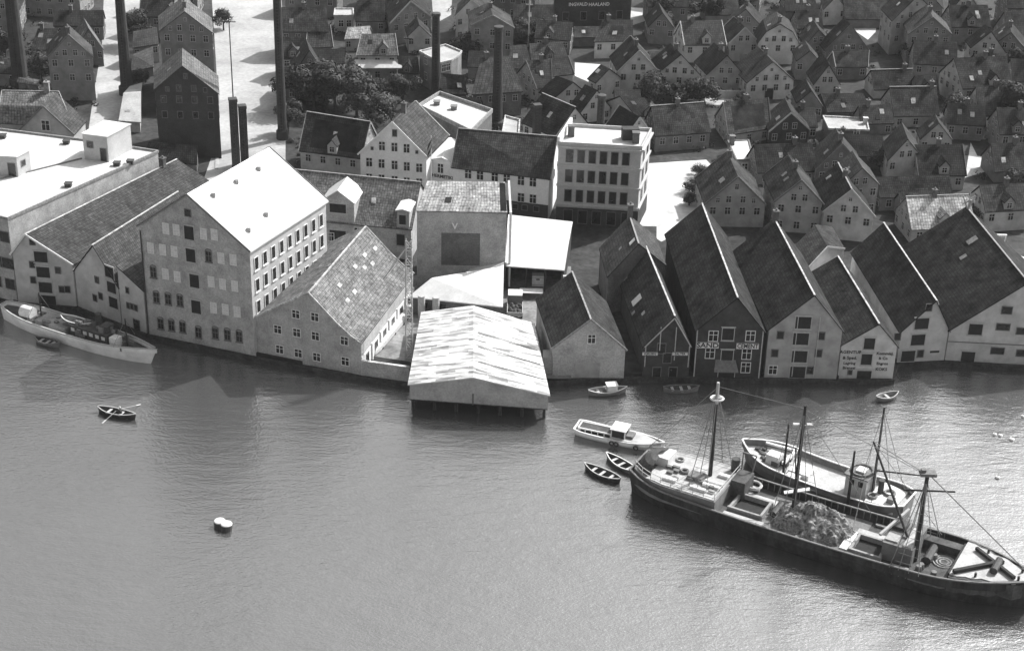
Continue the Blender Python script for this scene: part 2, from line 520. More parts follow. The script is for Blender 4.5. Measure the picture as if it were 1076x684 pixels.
    def dormer(s, eL, eR, apex, depth, pre, wall, roof, over=(.2, .25), **kw):
        """gabled dormer standing on the front wall, surveyed on that wall"""
        a, yaw, n, d = s.facepx('front', eL); b = s.facepx('front', eR)[0]; c = s.facepx('front', apex)[0]
        he = (a.z + b.z) / 2 - s.z0; a = a + n * .05; b = b + n * .05
        return House('', '', '', a, b, b - n * depth, a - n * depth, s.z0, he, c.z - s.z0, 'fb', wall=wall, roof=roof, over=over, root=s.root, pre=pre, sink=-(s.he - .4), **kw)
    def chimney(s, u, h=1.3, w=.7, t=None, m='brick_dim'):
        p = s.slope(u, s.pf[s.ri][0] if t is None else t)
        b = MB(); yaw = math.atan2(s.ax.y, s.ax.x)
        b.box((p.x, p.y, p.z + h / 2 - .4), (w, w, h + .8), yaw)
        b.box((p.x, p.y, p.z + h + .06), (w + .18, w + .18, .14), yaw)
        c = b.build('chimney', m, s.root)
        k = MB(); k.tube((p.x, p.y, p.z + h + .1), (p.x, p.y, p.z + h + .45), .16, .13)
        k.build('chimney_pot', 'trim_dim', c)
        return c

GZ = 1.1      # level of the land behind the quay
def solve_he(eave, by, z0):
    """eave height for which the wall foot under the eave shows at photo row by"""
    return bis(lambda h: proj((lambda q: (q.x, q.y, z0))(at(eave, z0 + h)))[1] - by, .3, 45)

def gable(kind, label, cat, eL, eR, apex, back, by=None, he=4.0, z0=GZ, t=.5, lift=0, **kw):
    """gable towards the viewer, surveyed from its eaves, its apex and the far end of its ridge"""
    if by is not None: he = solve_he(eL, by, z0)
    a, b = at(eL, z0 + he), at(eR, z0 + he)
    m = a.lerp(b, t)
    hr = height_over(m, apex[1]) - z0
    v = at(back, z0 + hr) - at(apex, z0 + hr); v.z = 0
    return House(kind, label, cat, a, b, b + v, a + v, z0, he, hr, 'fb', **kw)

def gable_base(kind, label, cat, bL, bR, ey, apex, back, z0=0.0, t=.5, **kw):
    """the same, surveyed from the foot of its wall at level z0"""
    a, b = at(bL, z0), at(bR, z0)
    he = height_over(a, ey) - z0
    m = a.lerp(b, t)
    hr = height_over(m, apex[1]) - z0
    v = at(back, z0 + hr) - at(apex, z0 + hr); v.z = 0
    return House(kind, label, cat, a, b, b + v, a + v, z0, he, hr, 'fb', **kw)

def side(kind, label, cat, eL, eR, rL, rR, by=None, he=3.2, z0=GZ, pitch=43, hr=None, **kw):
    """long side towards the viewer, surveyed from its eave and its ridge"""
    if by is not None: he = solve_he(eL, by, z0)
    a, b = at(eL, z0 + he), at(eR, z0 + he)
    if hr is None:
        n = Vector((-(b - a).y, (b - a).x, 0)).normalized()
        hr = bis(lambda h: (h - he) - math.tan(R(pitch)) * ((at(rL, z0 + h) - a).dot(n)), he + .2, he + 14)
    v1, v2 = at(rL, z0 + hr) - a, at(rR, z0 + hr) - b
    v1.z = v2.z = 0
    return House(kind, label, cat, a, b, b + v2 * 2, a + v1 * 2, z0, he, hr, 'lr', **kw)

class Flat:
    """flat-roofed building from its roof outline (viewer's left front corner first, then anticlockwise in plan)"""
    def __init__(s, kind, label, cat, outline, h=None, by=None, z0=GZ, wall='plaster_pale', roof='felt_white', par=.35, parm='trim_dim', root=None, pre='', group=None, sink=.6, foot=None):
        if by is not None: h = solve_he(outline[0], by, z0)
        s.h = h; s.z0 = z0
        P = [at(p, z0 + h) for p in outline]
        s.P = P; n = len(P)
        ctr = sum(P, Vector()) / n; ctr.z = z0
        s.root = root or tag(empty(kind, ctr), label, cat, group)
        w = MB()
        for i in range(n):
            p, q = P[i], P[(i + 1) % n]
            w.poly([(p.x, p.y, z0 - sink), (q.x, q.y, z0 - sink), (q.x, q.y, z0 + h), (p.x, p.y, z0 + h)])
        s.wall = w.build(pre + 'wall', wall, s.root)
        c2 = Vector((ctr.x, ctr.y, z0 + h))
        r = MB(); r.poly([p + Z * -.02 for p in P]); s.roof = r.build(pre + 'roof', roof, s.root)
        if par:
            b = MB()
            for i in range(n):
                p, q = P[i], P[(i + 1) % n]
                d = (q - p).normalized() * .1
                b.bar(p - d + Z * (par / 2 - .05), q + d + Z * (par / 2 - .05 + .004 * i), .22, par + .1)
            b.build(pre + 'parapet', parm, s.root)
    def face(s, i):
        p, q = s.P[i], s.P[(i + 1) % len(s.P)]
        d = (q - p); d.z = 0; L = d.length; d.normalize()
        return Vector((p.x, p.y, s.z0)), d, L, math.atan2(d.y, d.x), Vector((d.y, -d.x, 0))
    def win(s, i, u, z, w=1.0, h=1.4, style='cross', name=None):
        q0, d, L, yaw, n = s.face(i)
        return put_window(s.root, q0 + d * (u * L) + Z * z + n * .02, yaw, w, h, style, name)
    def on(s, px):
        p = at(px, s.z0 + s.h); return p
    def vent(s, px, w=.7, h=.5, m='iron'):
        p = s.on(px); b = MB(); b.box((p.x, p.y, p.z + h / 2 - .03), (w, w, h)); b.box((p.x, p.y, p.z + h + .03), (w + .2, w + .2, .09))
        return b.build('roof_vent', m, s.root)
    def chimney(s, px, h=2, w=.9, m='brick_dim'):
        p = s.on(px); b = MB(); b.box((p.x, p.y, p.z + h / 2 - .02), (w, w, h)); b.box((p.x, p.y, p.z + h + .07), (w + .2, w + .2, .16))
        return b.build('chimney', m, s.root)

HAZE = .00006
# ------------------------------------------------------------------ water, land, streets
def water_material():
    m = bpy.data.materials.new('water'); m.use_nodes = True
    nt = m.node_tree; N = nt.nodes; L = nt.links
    b = N['Principled BSDF']
    b.inputs['Roughness'].default_value = .05
    b.inputs['IOR'].default_value = 4.0
    geo = N.new('ShaderNodeNewGeometry')
    big = N.new('ShaderNodeTexNoise'); big.inputs['Scale'].default_value = .018; big.inputs['Detail'].default_value = 4
    L.new(geo.outputs['Position'], big.inputs['Vector'])
    mr = N.new('ShaderNodeMapRange'); mr.inputs[1].default_value = .3; mr.inputs[2].default_value = .7
    mr.inputs[3].default_value = .045; mr.inputs[4].default_value = .095
    L.new(big.outputs[0], mr.inputs[0])
    cc = N.new('ShaderNodeCombineColor')
    for i in range(3): L.new(mr.outputs[0], cc.inputs[i])
    L.new(cc.outputs[0], b.inputs['Base Color'])
    def noise(sx, sy, rot, det):
        mp = N.new('ShaderNodeMapping'); mp.inputs['Scale'].default_value = (sx, sy, 1); mp.inputs['Rotation'].default_value = (0, 0, R(rot))
        L.new(geo.outputs['Position'], mp.inputs[0])
        n = N.new('ShaderNodeTexNoise'); n.inputs['Scale'].default_value = 1; n.inputs['Detail'].default_value = det
        n.inputs['Roughness'].default_value = .55
        L.new(mp.outputs[0], n.inputs['Vector']); return n.outputs[0]
    bp = None
    for sx, sy, rot, det, st, di in ((.2, .5, 12, 2, .5, .24), (.9, 2.0, -8, 3, .6, .095), (3, 6, 20, 2, .7, .06)):
        q = N.new('ShaderNodeBump'); q.inputs['Strength'].default_value = st; q.inputs['Distance'].default_value = di
        L.new(noise(sx, sy, rot, det), q.inputs['Height'])
        if bp: L.new(bp.outputs[0], q.inputs['Normal'])
        bp = q
    L.new(bp.outputs[0], b.inputs['Normal'])
    return m
M['water'] = water_material()
w = MB(); w.poly([(-1500, -300, 0), (1500, -300, 0), (1500, 420, 0), (-1500, 420, 0)])
structure(w.build('water', 'water', origin=Vector((0, 0, 0))))

hz = MB(); hz.box((0, 1100, 54.5), (3040, 2840, 117))
hm = bpy.data.materials.new('haze'); hm.use_nodes = True
hn = hm.node_tree; hn.nodes.remove(hn.nodes['Principled BSDF'])
pv = hn.nodes.new('ShaderNodeVolumePrincipled')
pv.inputs['Color'].default_value = (.9, .9, .9, 1); pv.inputs['Density'].default_value = HAZE; pv.inputs['Anisotropy'].default_value = .1
hn.links.new(pv.outputs[0], hn.nodes['Material Output'].inputs['Volume'])
o = hz.build('haze', hm); tag(o, 'thin summer haze over harbour and town', 'haze'); o['kind'] = 'stuff'

QUAY = [(-120, 290), (12, 315), (20, 322), (82, 327), (157, 356), (268, 380), (380, 400), (431, 407), (445, 396), (566, 398), (577, 404),
        (653, 402), (675, 401), (724, 401), (796, 402), (879, 404), (937, 403), (941, 387), (992, 384), (1135, 393)]
qp = [at(p, 0) for p in QUAY]
shore = [Vector((-1500, qp[0].y + 30, 0))] + [q + Vector((0, .5, 0)) for q in qp] + [Vector((1500, qp[-1].y + 10, 0))]
g = MB()
front = [(q.x, q.y, GZ) for q in shore]
g.poly([(-1500, 2500, GZ)] + front + [(1500, 2500, GZ)])
for p, q in zip(front, front[1:]): g.poly([(p[0], p[1], -3), (q[0], q[1], -3), q, p])
structure(g.build('ground', 'ground', origin=Vector((0, 0, GZ))))
# stone footing of the quay, a little proud of the house fronts
b = MB()
for p, q in zip(qp, qp[1:]):
    d = (q - p).normalized(); n = Vector((d.y, -d.x, 0))
    b.bar(p + n * .05 + Z * -.75 - d * .1, q + n * .05 + Z * -.75 + d * .1, .5, 3.0)
structure(b.build('quay_wall', 'stone', origin=Vector((0, 0, 0))))

def sheet(name, px, m, z):
    s = MB(); s.poly([at(p, z) for p in px][::-1])
    o = s.build(name, m)
    if o.data.polygons[0].normal.z < 0: o.data.flip_normals()
    return structure(o)
sheet('street', [(110, -25), (148, -25), (146, 20), (132, 34), (131, 80), (147, 98), (147, 132), (92, 144), (99, 95), (107, 50)], 'street', GZ + .006)
sheet('street', [(221, -25), (294, -25), (300, 60), (300, 195), (205, 215), (224, 160), (229, 100), (226, 50)], 'street', GZ + .006)
sheet('street', [(452, -20), (476, -20), (474, 16), (456, 26)], 'street', GZ + .006)
sheet('square', [(668, 236), (679, 172), (742, 168), (752, 178), (735, 215), (714, 244), (695, 254)], 'square', GZ + .006)
sheet('yard', [(604, 66), (632, 68), (632, 78), (622, 88), (604, 80)], 'square', GZ + .005)
sheet('yard', [(655, 8), (681, 9), (679, 22), (664, 27)], 'square', GZ + .005)  # pale ground sheet standing in for a sunlit wall
sheet('yard', [(886, 20), (922, 22), (920, 34), (912, 42), (900, 34)], 'square', GZ + .005)
sheet('yard', [(1020, 150), (1027, 164), (1050, 167), (1050, 176), (1014, 187)], 'square', GZ + .005)
sheet('lane', [(1038, 252), (1052, 262), (1100, 278), (1100, 292), (1056, 278)], 'square', GZ + .005)
sheet('yard', [(378, 372), (431, 380), (445, 396), (600, 398), (600, 280), (532, 280), (430, 290)], 'yard', GZ + .005)
sheet('yard', [(530, 232), (690, 238), (690, 262), (640, 290), (530, 262)], 'ground', GZ + .009)
for pxs in ([(229, 96), (231.5, 96), (229.5, 178), (226, 178)], [(289, -20), (292, -20), (297, 66), (294, 66)]):
    kk = [at(p, GZ) for p in pxs]; s_ = MB(); s_.prism([(p.x, p.y) for p in kk], GZ - .05, GZ + .13); structure(s_.build('pavement', 'concrete'))
sheet('path', [(740, 101), (790, 100), (788, 112), (742, 110)], 'street', GZ + .006)

OLD = 'houses of the old wooden town'
WH = 'gabled warehouses along the quay'
FAC = 'harbour buildings of several storeys'

# ------------------------------------------------------------------ left waterfront
f = Flat('factory', 'big factory with a flat white roof and a stair house at the left edge', 'factory',
         [(-70, 213), (8, 230.5), (166, 160), (88, 148), (-70, 128)], h=12.0, wall='brick_mid', roof='felt_white', par=.3, parm='mortar_dim', group=FAC)
for u in (.55, .75, .93): f.win(0, u, 9.2, 1.6, 1.6, 'dark'); f.win(0, u, 5.2, 2.6, 1.6, 'dark'); f.win(0, u, 2.0, 1.6, 1.6, 'dark')
for p in ((70, 151), (72, 196), (123, 174), (137, 172), (3, 145)): f.vent(p, .9, .5)
k = MB(); k.bar(f.on((-30, 196)) + Z * .06, f.on((86, 167)) + Z * .06, .25, .2); k.build('roof_kerb', 'trim_dim', f.root)
def roof_box(f, outline, hgt, pre):
    P = [at(p, GZ + f.h) for p in outline]; P = [Vector((p.x, p.y, p.z)) for p in P]
    w = MB(); w.prism([(p.x, p.y) for p in P], f.h + GZ - .05, f.h + GZ + hgt); o = w.build(pre, 'plaster_pale', f.root)
    c = sum(P, Vector()) / len(P)
    t = MB(); t.prism([(c.x + (p.x - c.x) * 1.05, c.y + (p.y - c.y) * 1.05) for p in P], f.h + GZ + hgt, f.h + GZ + hgt + .14); t.build('roof', 'felt_white', o)
    return o, P
sb, P = roof_box(f, [(89, 167), (114.6, 170.5), (139, 157), (112, 153)], 3.9, 'stair_house')
d = (P[1] - P[0]).normalized(); yaw = math.atan2(d.y, d.x); n = Vector((d.y, -d.x, 0))
put_window(f.root, P[0].lerp(P[1], .28) + Z * 2.4 + n * .02, yaw, 1.0, 1.0, 'dark')
put_window(f.root, P[0].lerp(P[1], .8) + Z * 1.05 + n * .02, yaw, 1.0, 2.0, 'plain', 'door')
sb, P = roof_box(f, [(-14, 184), (19.5, 186), (33, 179), (4, 176)], 3.0, 'lift_house')
d = (P[1] - P[0]).normalized(); yaw = math.atan2(d.y, d.x); n = Vector((d.y, -d.x, 0))
put_window(f.root, P[0].lerp(P[1], .82) + Z * 1.05 + n * .02, yaw, 1.1, 2.0, 'plain', 'door')
d = (P[2] - P[1]).normalized(); yaw = math.atan2(d.y, d.x); n = Vector((d.y, -d.x, 0))
put_window(f.root, P[1].lerp(P[2], .45) + Z * 1.7 + n * .02, yaw, .9, .9, 'dark')

h = gable_base('warehouse', 'long grey tiled warehouse beside the white roofed factory, behind the white steam yacht', 'warehouse',
               (20, 322), (81, 327), 266, (33, 247), (190, 169), t=.27, prof=[(0, 0), (.27, 1), (1, -.35)], wall='timber_pale', roof='tile_mid', cap='mortar', barge='trim_white!', group=WH)
for p in ((43, 270), (45.5, 286), (48, 302)): h.winpx('front', p, 2.0, 1.7, 'door')
h.winpx('front', (50, 316), 2.6, 1.8, 'door')
for p in ((34, 278), (35, 294), (61, 284), (65, 304), (71, 304), (34, 254)): h.winpx('front', p, .8, 1.0, 'dark')
h.chimney(.9, 1.2)
h = gable_base('warehouse', 'pale narrow warehouse with loading doors against the left side of the white roofed block', 'warehouse',
               (83, 327), (128, 345), 284, (107, 258.5), (195, 203), t=.5, wall='timber_pale', roof='tile_mid', cap='mortar', group=WH)
for p in ((115, 286), (117.5, 302), (119.5, 318)): h.winpx('front', p, 1.8, 1.7, 'door')
for p in ((102, 294), (100, 313), (106, 311)): h.winpx('front', p, .8, 1.0, 'dark')
h = gable_base('shed', 'small lean-to shed wedged between warehouse and tall brick block', 'shed',
               (129, 345.5), (155, 355.5), 297, (130, 281), (165, 255), t=0.0, prof='lean', wall='timber_pale', roof='tile_mid', over=(.1, .1))
for p in ((134, 305), (135, 321), (139, 322), (143, 323.5)): h.winpx('front', p, .6, .9, 'dark')
h.winpx('front', (144, 342), 1.2, 1.8, 'plain')

# tall brick block with the white roof
a, b_ = at((157, 356), 0), at((268, 379), 0)
he = height_over(b_, 263)
hw = height_over(a.lerp(b_, .47), 205)
v = at((283, 157), hw) - at((199, 205), hw); v.z = 0
h = House('warehouse_block', 'tall five storey brick block under a shining white pitched roof', 'warehouse', a, b_, b_ + v, a + v, 0, he, hw, 'fb',
          prof=[(0, (height_over(a, 237) - he) / (hw - he)), (.47, 1), (1, 0)], wall='brick_mid', roof='tin_white', over=(.35, .3), barge='trim_dim', group=FAC, thick=.22)
FP = lambda x, y: (x * 294 / 831, y * 242 / 684 + 158)
for st_, pts_ in (('bars', ((493, 232), (524, 236), (605, 248), (637, 250), (448, 290), (484, 295), (518, 300), (657, 320), (693, 325), (492, 367), (527, 375), (628, 390), (662, 397), (698, 403), (635, 467), (670, 472), (705, 479))),
                  ('arch', ((620, 315), (456, 362), (465, 437), (500, 442), (535, 447), (478, 515), (510, 520), (543, 525), (640, 543), (676, 548), (711, 553), (590, 541)))):
    for x_, y_ in pts_: h.winpx('front', FP(x_, y_), .95, 1.5, st_)
for x_, y_ in ((562, 245), (567, 312), (578, 388), (583, 465)): h.winpx('front', FP(x_, y_), 1.5, 2.0, 'door')
h.winpx('front', FP(558, 186), .9, 1.0, 'dark')
rw = h.face('right')
for zz in (13.7, 10.6, 7.5, 4.4):
    for j in range(9): h.win('right', .07 + j * .107, zz, .95, 1.75, 'sill')
k = MB()      # yard side coloured paler to imitate the sun on it
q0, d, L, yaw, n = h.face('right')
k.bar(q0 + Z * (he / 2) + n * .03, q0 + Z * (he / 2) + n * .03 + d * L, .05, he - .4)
k.build('sunlit_facing', 'plaster_pale', h.root)
for c in [o for o in h.root.children if o.name.startswith('window') and abs(o.rotation_euler.z - yaw) < .01]: c.location += n * .05
for p in ((272, 178), (250, 192), (226, 206), (280, 226), (262, 241)):
    u, t = h.slopepx(p); q = h.slope(u, t); k = MB(); k.box((q.x, q.y, q.z + .2), (.5, .5, .6)); k.build('roof_vent', 'trim_pale', h.root)
k = MB(); q = q0 - d * 0 - (h.b - h.a).normalized() * (h.b - h.a).length
k.tube(h.a + Vector((0, -.15, .5)), h.a + Vector((0, -.15, he)), .09); k.build('drainpipe', 'iron', h.root)

# gabled brick warehouse with skylights
h = gable_base('warehouse', 'brick warehouse with pale skylights in its ribbed tile roof at the quay', 'warehouse',
               (269, 377), (380, 399.5), 334, (330, 309), (389, 240), t=.545, prof='bell', wall='brick_grey', roof='tile_grey', cap='mortar', barge='mortar', over=(.1, .12), group=WH)
for p in ((311, 330), (331, 333), (292, 346), (312, 349.5), (331.6, 353), (362, 358), (294, 367), (313.6, 371), (333, 375), (363, 379.6)): h.winpx('front', p, 1.05, 1.25)
for p in ((382, 267), (374, 280), (385, 282), (391, 276), (356, 300), (372, 307), (364, 316), (396, 262)): h.skylight(p, .38, .95, 'mortar')
for p in ((345, 280), (331, 297), (360, 262)): h.skylight(p, .35, .9, 'mortar_dim')
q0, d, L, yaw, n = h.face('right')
k = MB(); k.bar(q0 + Z * 1.6 + n * .03, q0 + Z * 1.6 + n * .03 + d * L, .06, 3.4); k.build('sunlit_facing', 'plaster_white', h.root)  # white skin and pilasters put this side's sunlight into the colour
for j in range(6):
    o = h.win('right', .1 + j * .16, 2.0, 1.0, 1.9, 'plain'); o.location += n * .06
    k = MB(); p = q0 + d * (L * (.18 + j * .16)); k.box((p.x + n.x * .12, p.y + n.y * .12, 1.75), (.3, .25, 3.5), yaw); k.build('pilaster', 'plaster_white', h.root)

# yard wall on the quay and what lies behind it
b = MB(); p, q = at((380.5, 399), 0), at((430, 406), 0)
b.bar(p + Z * 1.4, q + Z * 1.4, .3, 2.8)
w = b.build('yard_wall', 'brick_grey'); tag(w, 'low grey quay wall with pale coping beside the brick warehouse', 'wall')
c = MB(); c.bar(p + Z * 2.86, q + Z * 2.86, .42, .12); c.build('coping', 'mortar', w)
# upturned long hull lying against the warehouse
def hull_pts(L, B, zk, zs, n=20, m=6, bow=.3, stern=.25, full=.1, sheer=.3, rake=.4, fine=.42):
    """rows of (x, y, z) from keel to sheer for each station, starboard side (y < 0)"""
    rows = []
    for i in range(n + 1):
        s = i / n
        hb = B / 2
        if s < stern: q = 1 - s / stern; hb *= full + (1 - full) * (1 - q ** 2.2)
        if s > 1 - bow: q = (s - (1 - bow)) / bow; hb *= max(.02, 1 - q ** 2.0)
        sh = zs + sheer * (abs(s - .45) / .55) ** 2
        row = []
        for j in range(m + 1):
            vv = j / m
            endf = max(0, (s - .8) / .2) ** 2
            x = L * s - rake * (1 - vv) * endf + (rake * .6 * (1 - vv) * max(0, (.15 - s) / .15) ** 2 if full < .3 else 0)
            pinch = fine * (max(0, (s - .6) / .4) ** 1.5 + (max(0, (.3 - s) / .3) ** 1.5))
            row.append((x, -hb * (vv ** (.38 + pinch)) if j else 0.0, zk + (sh - zk) * vv))
        rows.append(row)
    return rows

class Hull:
    """a boat in its own frame: origin amidships on the waterline, +x forward, placed between stern and bow points"""
    def __init__(s, kind, label, cat, stern_at, bow_at, B, zk, zs, m_hull, inner=None, deck=None, bul=.5, group=None, rail=None, railw=.1, **kw):
        d = bow_at - stern_at; d.z = 0; s.L = d.length; d.normalize()
        s.d = d; s.n = Vector((-d.y, d.x, 0)); s.o = Vector((stern_at.x, stern_at.y, 0))
        s.yaw = math.atan2(d.y, d.x); s.B = B
        s.root = tag(empty(kind, s.o + d * (s.L / 2)), label, cat, group)
        s.rows = hull_pts(s.L, B, zk, zs, **kw); s.bul = bul
        n, m = len(s.rows), len(s.rows[0])
        k = MB(s.T)
        pts = [p for r in s.rows for p in r] + [(p[0], -p[1], p[2]) for r in s.rows for p in r]
        fs = []; N = n * m
        for i in range(n - 1):
            for j in range(m - 1):
                a_ = i * m + j
                fs.append([a_, a_ + m, a_ + m + 1, a_ + 1]); fs.append([N + a_, N + a_ + 1, N + a_ + m + 1, N + a_ + m])
        fs.append([j for j in range(m)] + [N + j for j in range(m - 1, 0, -1)])
        k.add(pts, fs)
        s.hull = k.build('hull', m_hull, s.root, smooth=False)
        if inner:      # open boat: an inner skin
            k = MB(s.T); t = .06
            def ins(p): return (p[0] * (1 - .02) + s.L * .01, min(0, p[1] + t) if p[1] < -t else p[1] * .3, p[2] + (.08 if p[2] < zs - .1 else 0))
            q = [[ins(p) for p in r] for r in s.rows]
            pts = [p for r in q for p in r] + [(p[0], -p[1], p[2]) for r in q for p in r]
            fs = [f[::-1] for f in fs[:-1]]
            k.add(pts, fs); k.build('lining', inner, s.root)
        if deck:
            k = MB(s.T)
            L_ = [(r[-1][0], r[-1][1] * .97, r[-1][2] - bul) for r in s.rows]
            for p, q in zip(L_, L_[1:]): k.poly([p, q, (q[0], -q[1], q[2]), (p[0], -p[1], p[2])])
            k.build('deck', deck, s.root)
            k = MB(s.T)      # inside of the bulwark
            for sg in (1, -1):
                for p, q in zip(s.rows, s.rows[1:]):
                    p, q = p[-1], q[-1]
                    k.poly([(p[0], sg * p[1] * .97, p[2]), (q[0], sg * q[1] * .97, q[2]), (q[0], sg * q[1] * .97, q[2] - bul - .05), (p[0], sg * p[1] * .97, p[2] - bul - .05)])
            k.build('bulwark', m_hull if bul > .3 else deck, s.root)
        if rail:
            k = MB(s.T)
            for sg in (1, -1):
                for p, q in zip(s.rows, s.rows[1:]):
                    p, q = p[-1], q[-1]
                    k.bar((p[0], sg * p[1] * .985, p[2] + .03), (q[0], sg * q[1] * .985, q[2] + .03), railw * 1.6, railw)
            p = s.rows[0][-1]
            if abs(p[1]) > .2: k.bar((p[0], p[1], p[2] + .03), (p[0], -p[1], p[2] + .03), railw * 1.6, railw)
            k.build('gunwale', rail, s.root)
    def T(s, p): return s.o + s.d * p[0] + s.n * p[1] + Z * p[2]
    def mb(s): return MB(s.T)
    def hb(s, x):
        i = max(0, min(len(s.rows) - 1, round(x / s.L * (len(s.rows) - 1)))); return -s.rows[i][-1][1], s.rows[i][-1][2]
    def loc(s, px, z):
        """own coordinates of the point at height z that shows at px"""
        q = at(px, z) - s.o
        return Vector((q.dot(s.d), q.dot(s.n), z))

s_, e_ = at((388, 372), 1.7), at((431, 322), 1.7)
d = (e_ - s_); d.z = 0; L = d.length; d.normalize(); n = Vector((-d.y, d.x, 0))
k = MB(lambda p: s_ + d * p[0] + n * p[1] + Z * (p[2] - .6)); N_ = 14
pts = []
for i in range(N_ + 1):
    x = L * i / N_; q = math.sqrt(max(.02, 1 - (1 - min(1, i / 2.5)) ** 2))
    for j in range(7):
        t = math.pi * j / 6; pts.append((x, -.75 * q * math.cos(t), .15 + .85 * q * math.sin(t)))
k.add(pts, [[i * 7 + j, i * 7 + j + 1, (i + 1) * 7 + j + 1, (i + 1) * 7 + j] for i in range(N_) for j in range(6)] + [list(range(6, -1, -1)), list(range(N_ * 7, N_ * 7 + 7))])
o = k.build('upturned_hull', 'trim_pale'); tag(o, 'long pale upturned hull lying in the yard beside the brick warehouse', 'boat hull')
k = MB()
for i in (.2, .5, .8):
    p = s_ + d * (L * i); k.box((p.x, p.y, GZ + .12), (1.6, .25, .24), math.atan2(n.y, n.x))
k.build('trestle', 'wood_dark', o)
# lattice hoist mast
k = MB(); p = at((430, 375), GZ); q = height_over(p, 252)
for dx, dy in ((-.45, -.45), (.45, -.45), (.45, .45), (-.45, .45)): k.bar((p.x + dx, p.y + dy, GZ), (p.x + dx * .8, p.y + dy * .8, q), .12)
zz = GZ; sg = 1
while zz < q - 1.2:
    for (ax_, ay), (bx, by) in (((-.42, -.42), (.42, -.42)), ((.42, -.42), (.42, .42)), ((-.42, .42), (.42, .42)), ((-.42, -.42), (-.42, .42))):
        k.bar((p.x + ax_, p.y + ay, zz if sg > 0 else zz + 1.2), (p.x + bx, p.y + by, zz + 1.2 if sg > 0 else zz), .07)
        k.bar((p.x + ax_, p.y + ay, zz), (p.x + bx, p.y + by, zz), .07)
    zz += 1.2; sg = -sg
o = k.build('hoist_mast', 'trim_pale', origin=Vector((p.x, p.y, GZ))); tag(o, 'slim pale lattice hoist mast standing in the yard left of the white shed roof', 'hoist')
k = MB(); k.bar((p.x - 3.2, p.y - 1.5, q - 5), (p.x + .3, p.y, q - .2), .16); k.build('jib', 'trim_pale', o)

# low shed on piles with the white sheet roof
eL, eR, bR, bL = (430.5, 404), (576, 414.7), (560, 341), (444, 330)
he = solve_he(eL, 431, 0)
a, b_ = at(eL, he), at(eR, he)
hr = height_over(a.lerp(b_, .46), 396.6)
v = at((444, 330), he) - a; v2 = at((560, 341), he) - b_
v.z = v2.z = 0
h = House('boathouse', 'low wide boathouse on piles with a bright patched sheet roof', 'boathouse', a, b_, b_ + v2, a + v, 0, he, hr, 'fb', prof=[(0, 0), (.46, 1), (1, -.05)],
          wall='concrete', roof='tin_patched', over=(.25, .3), sink=-1.6)
k = MB()
for i in range(7):
    for j in range(5):
        p = h.a.lerp(h.b, .02 + .96 * i / 6).lerp(h.d.lerp(h.c, .02 + .96 * i / 6), .03 + .22 * j); k.tube((p.x, p.y, -2.5), (p.x, p.y, 1.7), .2)
k.build('piles', 'wood_dark', h.root)
k = MB(); k.prism([(p.x, p.y) for p in (h.a, h.b, h.c, h.d)], 1.5, 1.66); k.build('floor', 'wood_dark', h.root)
r2 = random.Random(4)
k = MB()
for i in range(3): k.bar(h.slope(.22 + .2 * i, .5) + Z * .1, h.slope(.2 + .2 * i, .99) + Z * .04, .12, .08)
k.build('roof_battens', 'deck_mid', h.root)
h.win('front', .46, 2.3, .12, 1.5, 'plain', 'door_seam')

# yard buildings behind the boathouse
h = side('shed', 'low white roofed yard shed behind the boathouse, left of the lorry', 'shed', (432, 311.5), (527, 321), (455, 293), (528, 281), by=330, hr=None, pitch=24, wall='brick_dim', roof='tin_white', over=(.3, .2))
for u in (.15, .35, .6): h.win('front', u, 1.6, 1.0, 1.0, 'dark')
k = MB()
for u in (.12, .28): p = h.slope(.9, .1); q = h.a.lerp(h.b, u); k.tube((q.x, q.y - .8, GZ), (q.x, q.y - .8, GZ + 3.4), .5)
o = k.build('tank', 'trim_pale', h.root)
h = side('shed', 'small hut with a grey tiled roof between two white yard roofs', 'shed', (452, 294), (518, 294), (466, 277), (514, 276), by=300, pitch=35, wall='brick_dim', roof='tile_grey')
h = side('open_shed', 'open fronted shed with a flat pale roof and deep black inside', 'shed', (532, 280), (592.5, 284.5), (534, 249.5), (597, 255.4), by=304, hr=4.6,
         prof=[(0, .9), (.5, 1), (1, 0)], wall='timber_dark', roof='felt_white', over=(.2, .1))
bm_ = bmesh.new(); bm_.from_mesh(h.wall.data); bm_.faces.ensure_lookup_table()      # open towards the yard
bmesh.ops.delete(bm_, geom=[bm_.faces[2]], context='FACES_ONLY'); bm_.to_mesh(h.wall.data); bm_.free()
for u in (.03, .35, .68, .97):
    q = h.a.lerp(h.b, u); k = MB(); k.box((q.x, q.y + .15, GZ + h.he / 2), (.2, .2, h.he)); k.build('post', 'timber_dark', h.root)
k = MB(); k.bar(h.slope(0, .98) + Z * .1, h.slope(0, .02) + Z * .1, .3, .3); k.build('parapet', 'trim_white', h.root)
k = MB(); k.bar(h.b + Z * 1.6 + Vector((.3, -.3, 0)), h.b + Z * 3.0 + Vector((.3, -.3, 0)), .8, .3); k.build('notice_panel', 'trim_white', h.root)
p = at((565, 299), GZ); k = MB(); k.box((p.x, p.y, GZ + .8), (1.7, 1.2, 1.6)); o = k.build('packing_case', 'trim_white', origin=Vector((p.x, p.y, GZ)))
tag(o, 'pale packing case in front of the open black shed', 'crate'); k = MB(); k.box((p.x, p.y - .62, GZ + 1.1), (.5, .04, .18)); k.build('handle', 'wood_dark', o)
k = MB()
for z_ in (.25, 1.35): k.box((p.x, p.y - .62, GZ + z_), (1.72, .05, .12))
k.build('batten', 'trim_pale', o)
p = at((558, 312), GZ); k = MB(); k.box((p.x, p.y, GZ + .95), (3.3, 1.5, .1)); o = k.build('work_table', 'trim_white', origin=Vector((p.x, p.y, GZ)))
tag(o, 'long pale work table standing in the sunny yard', 'table')
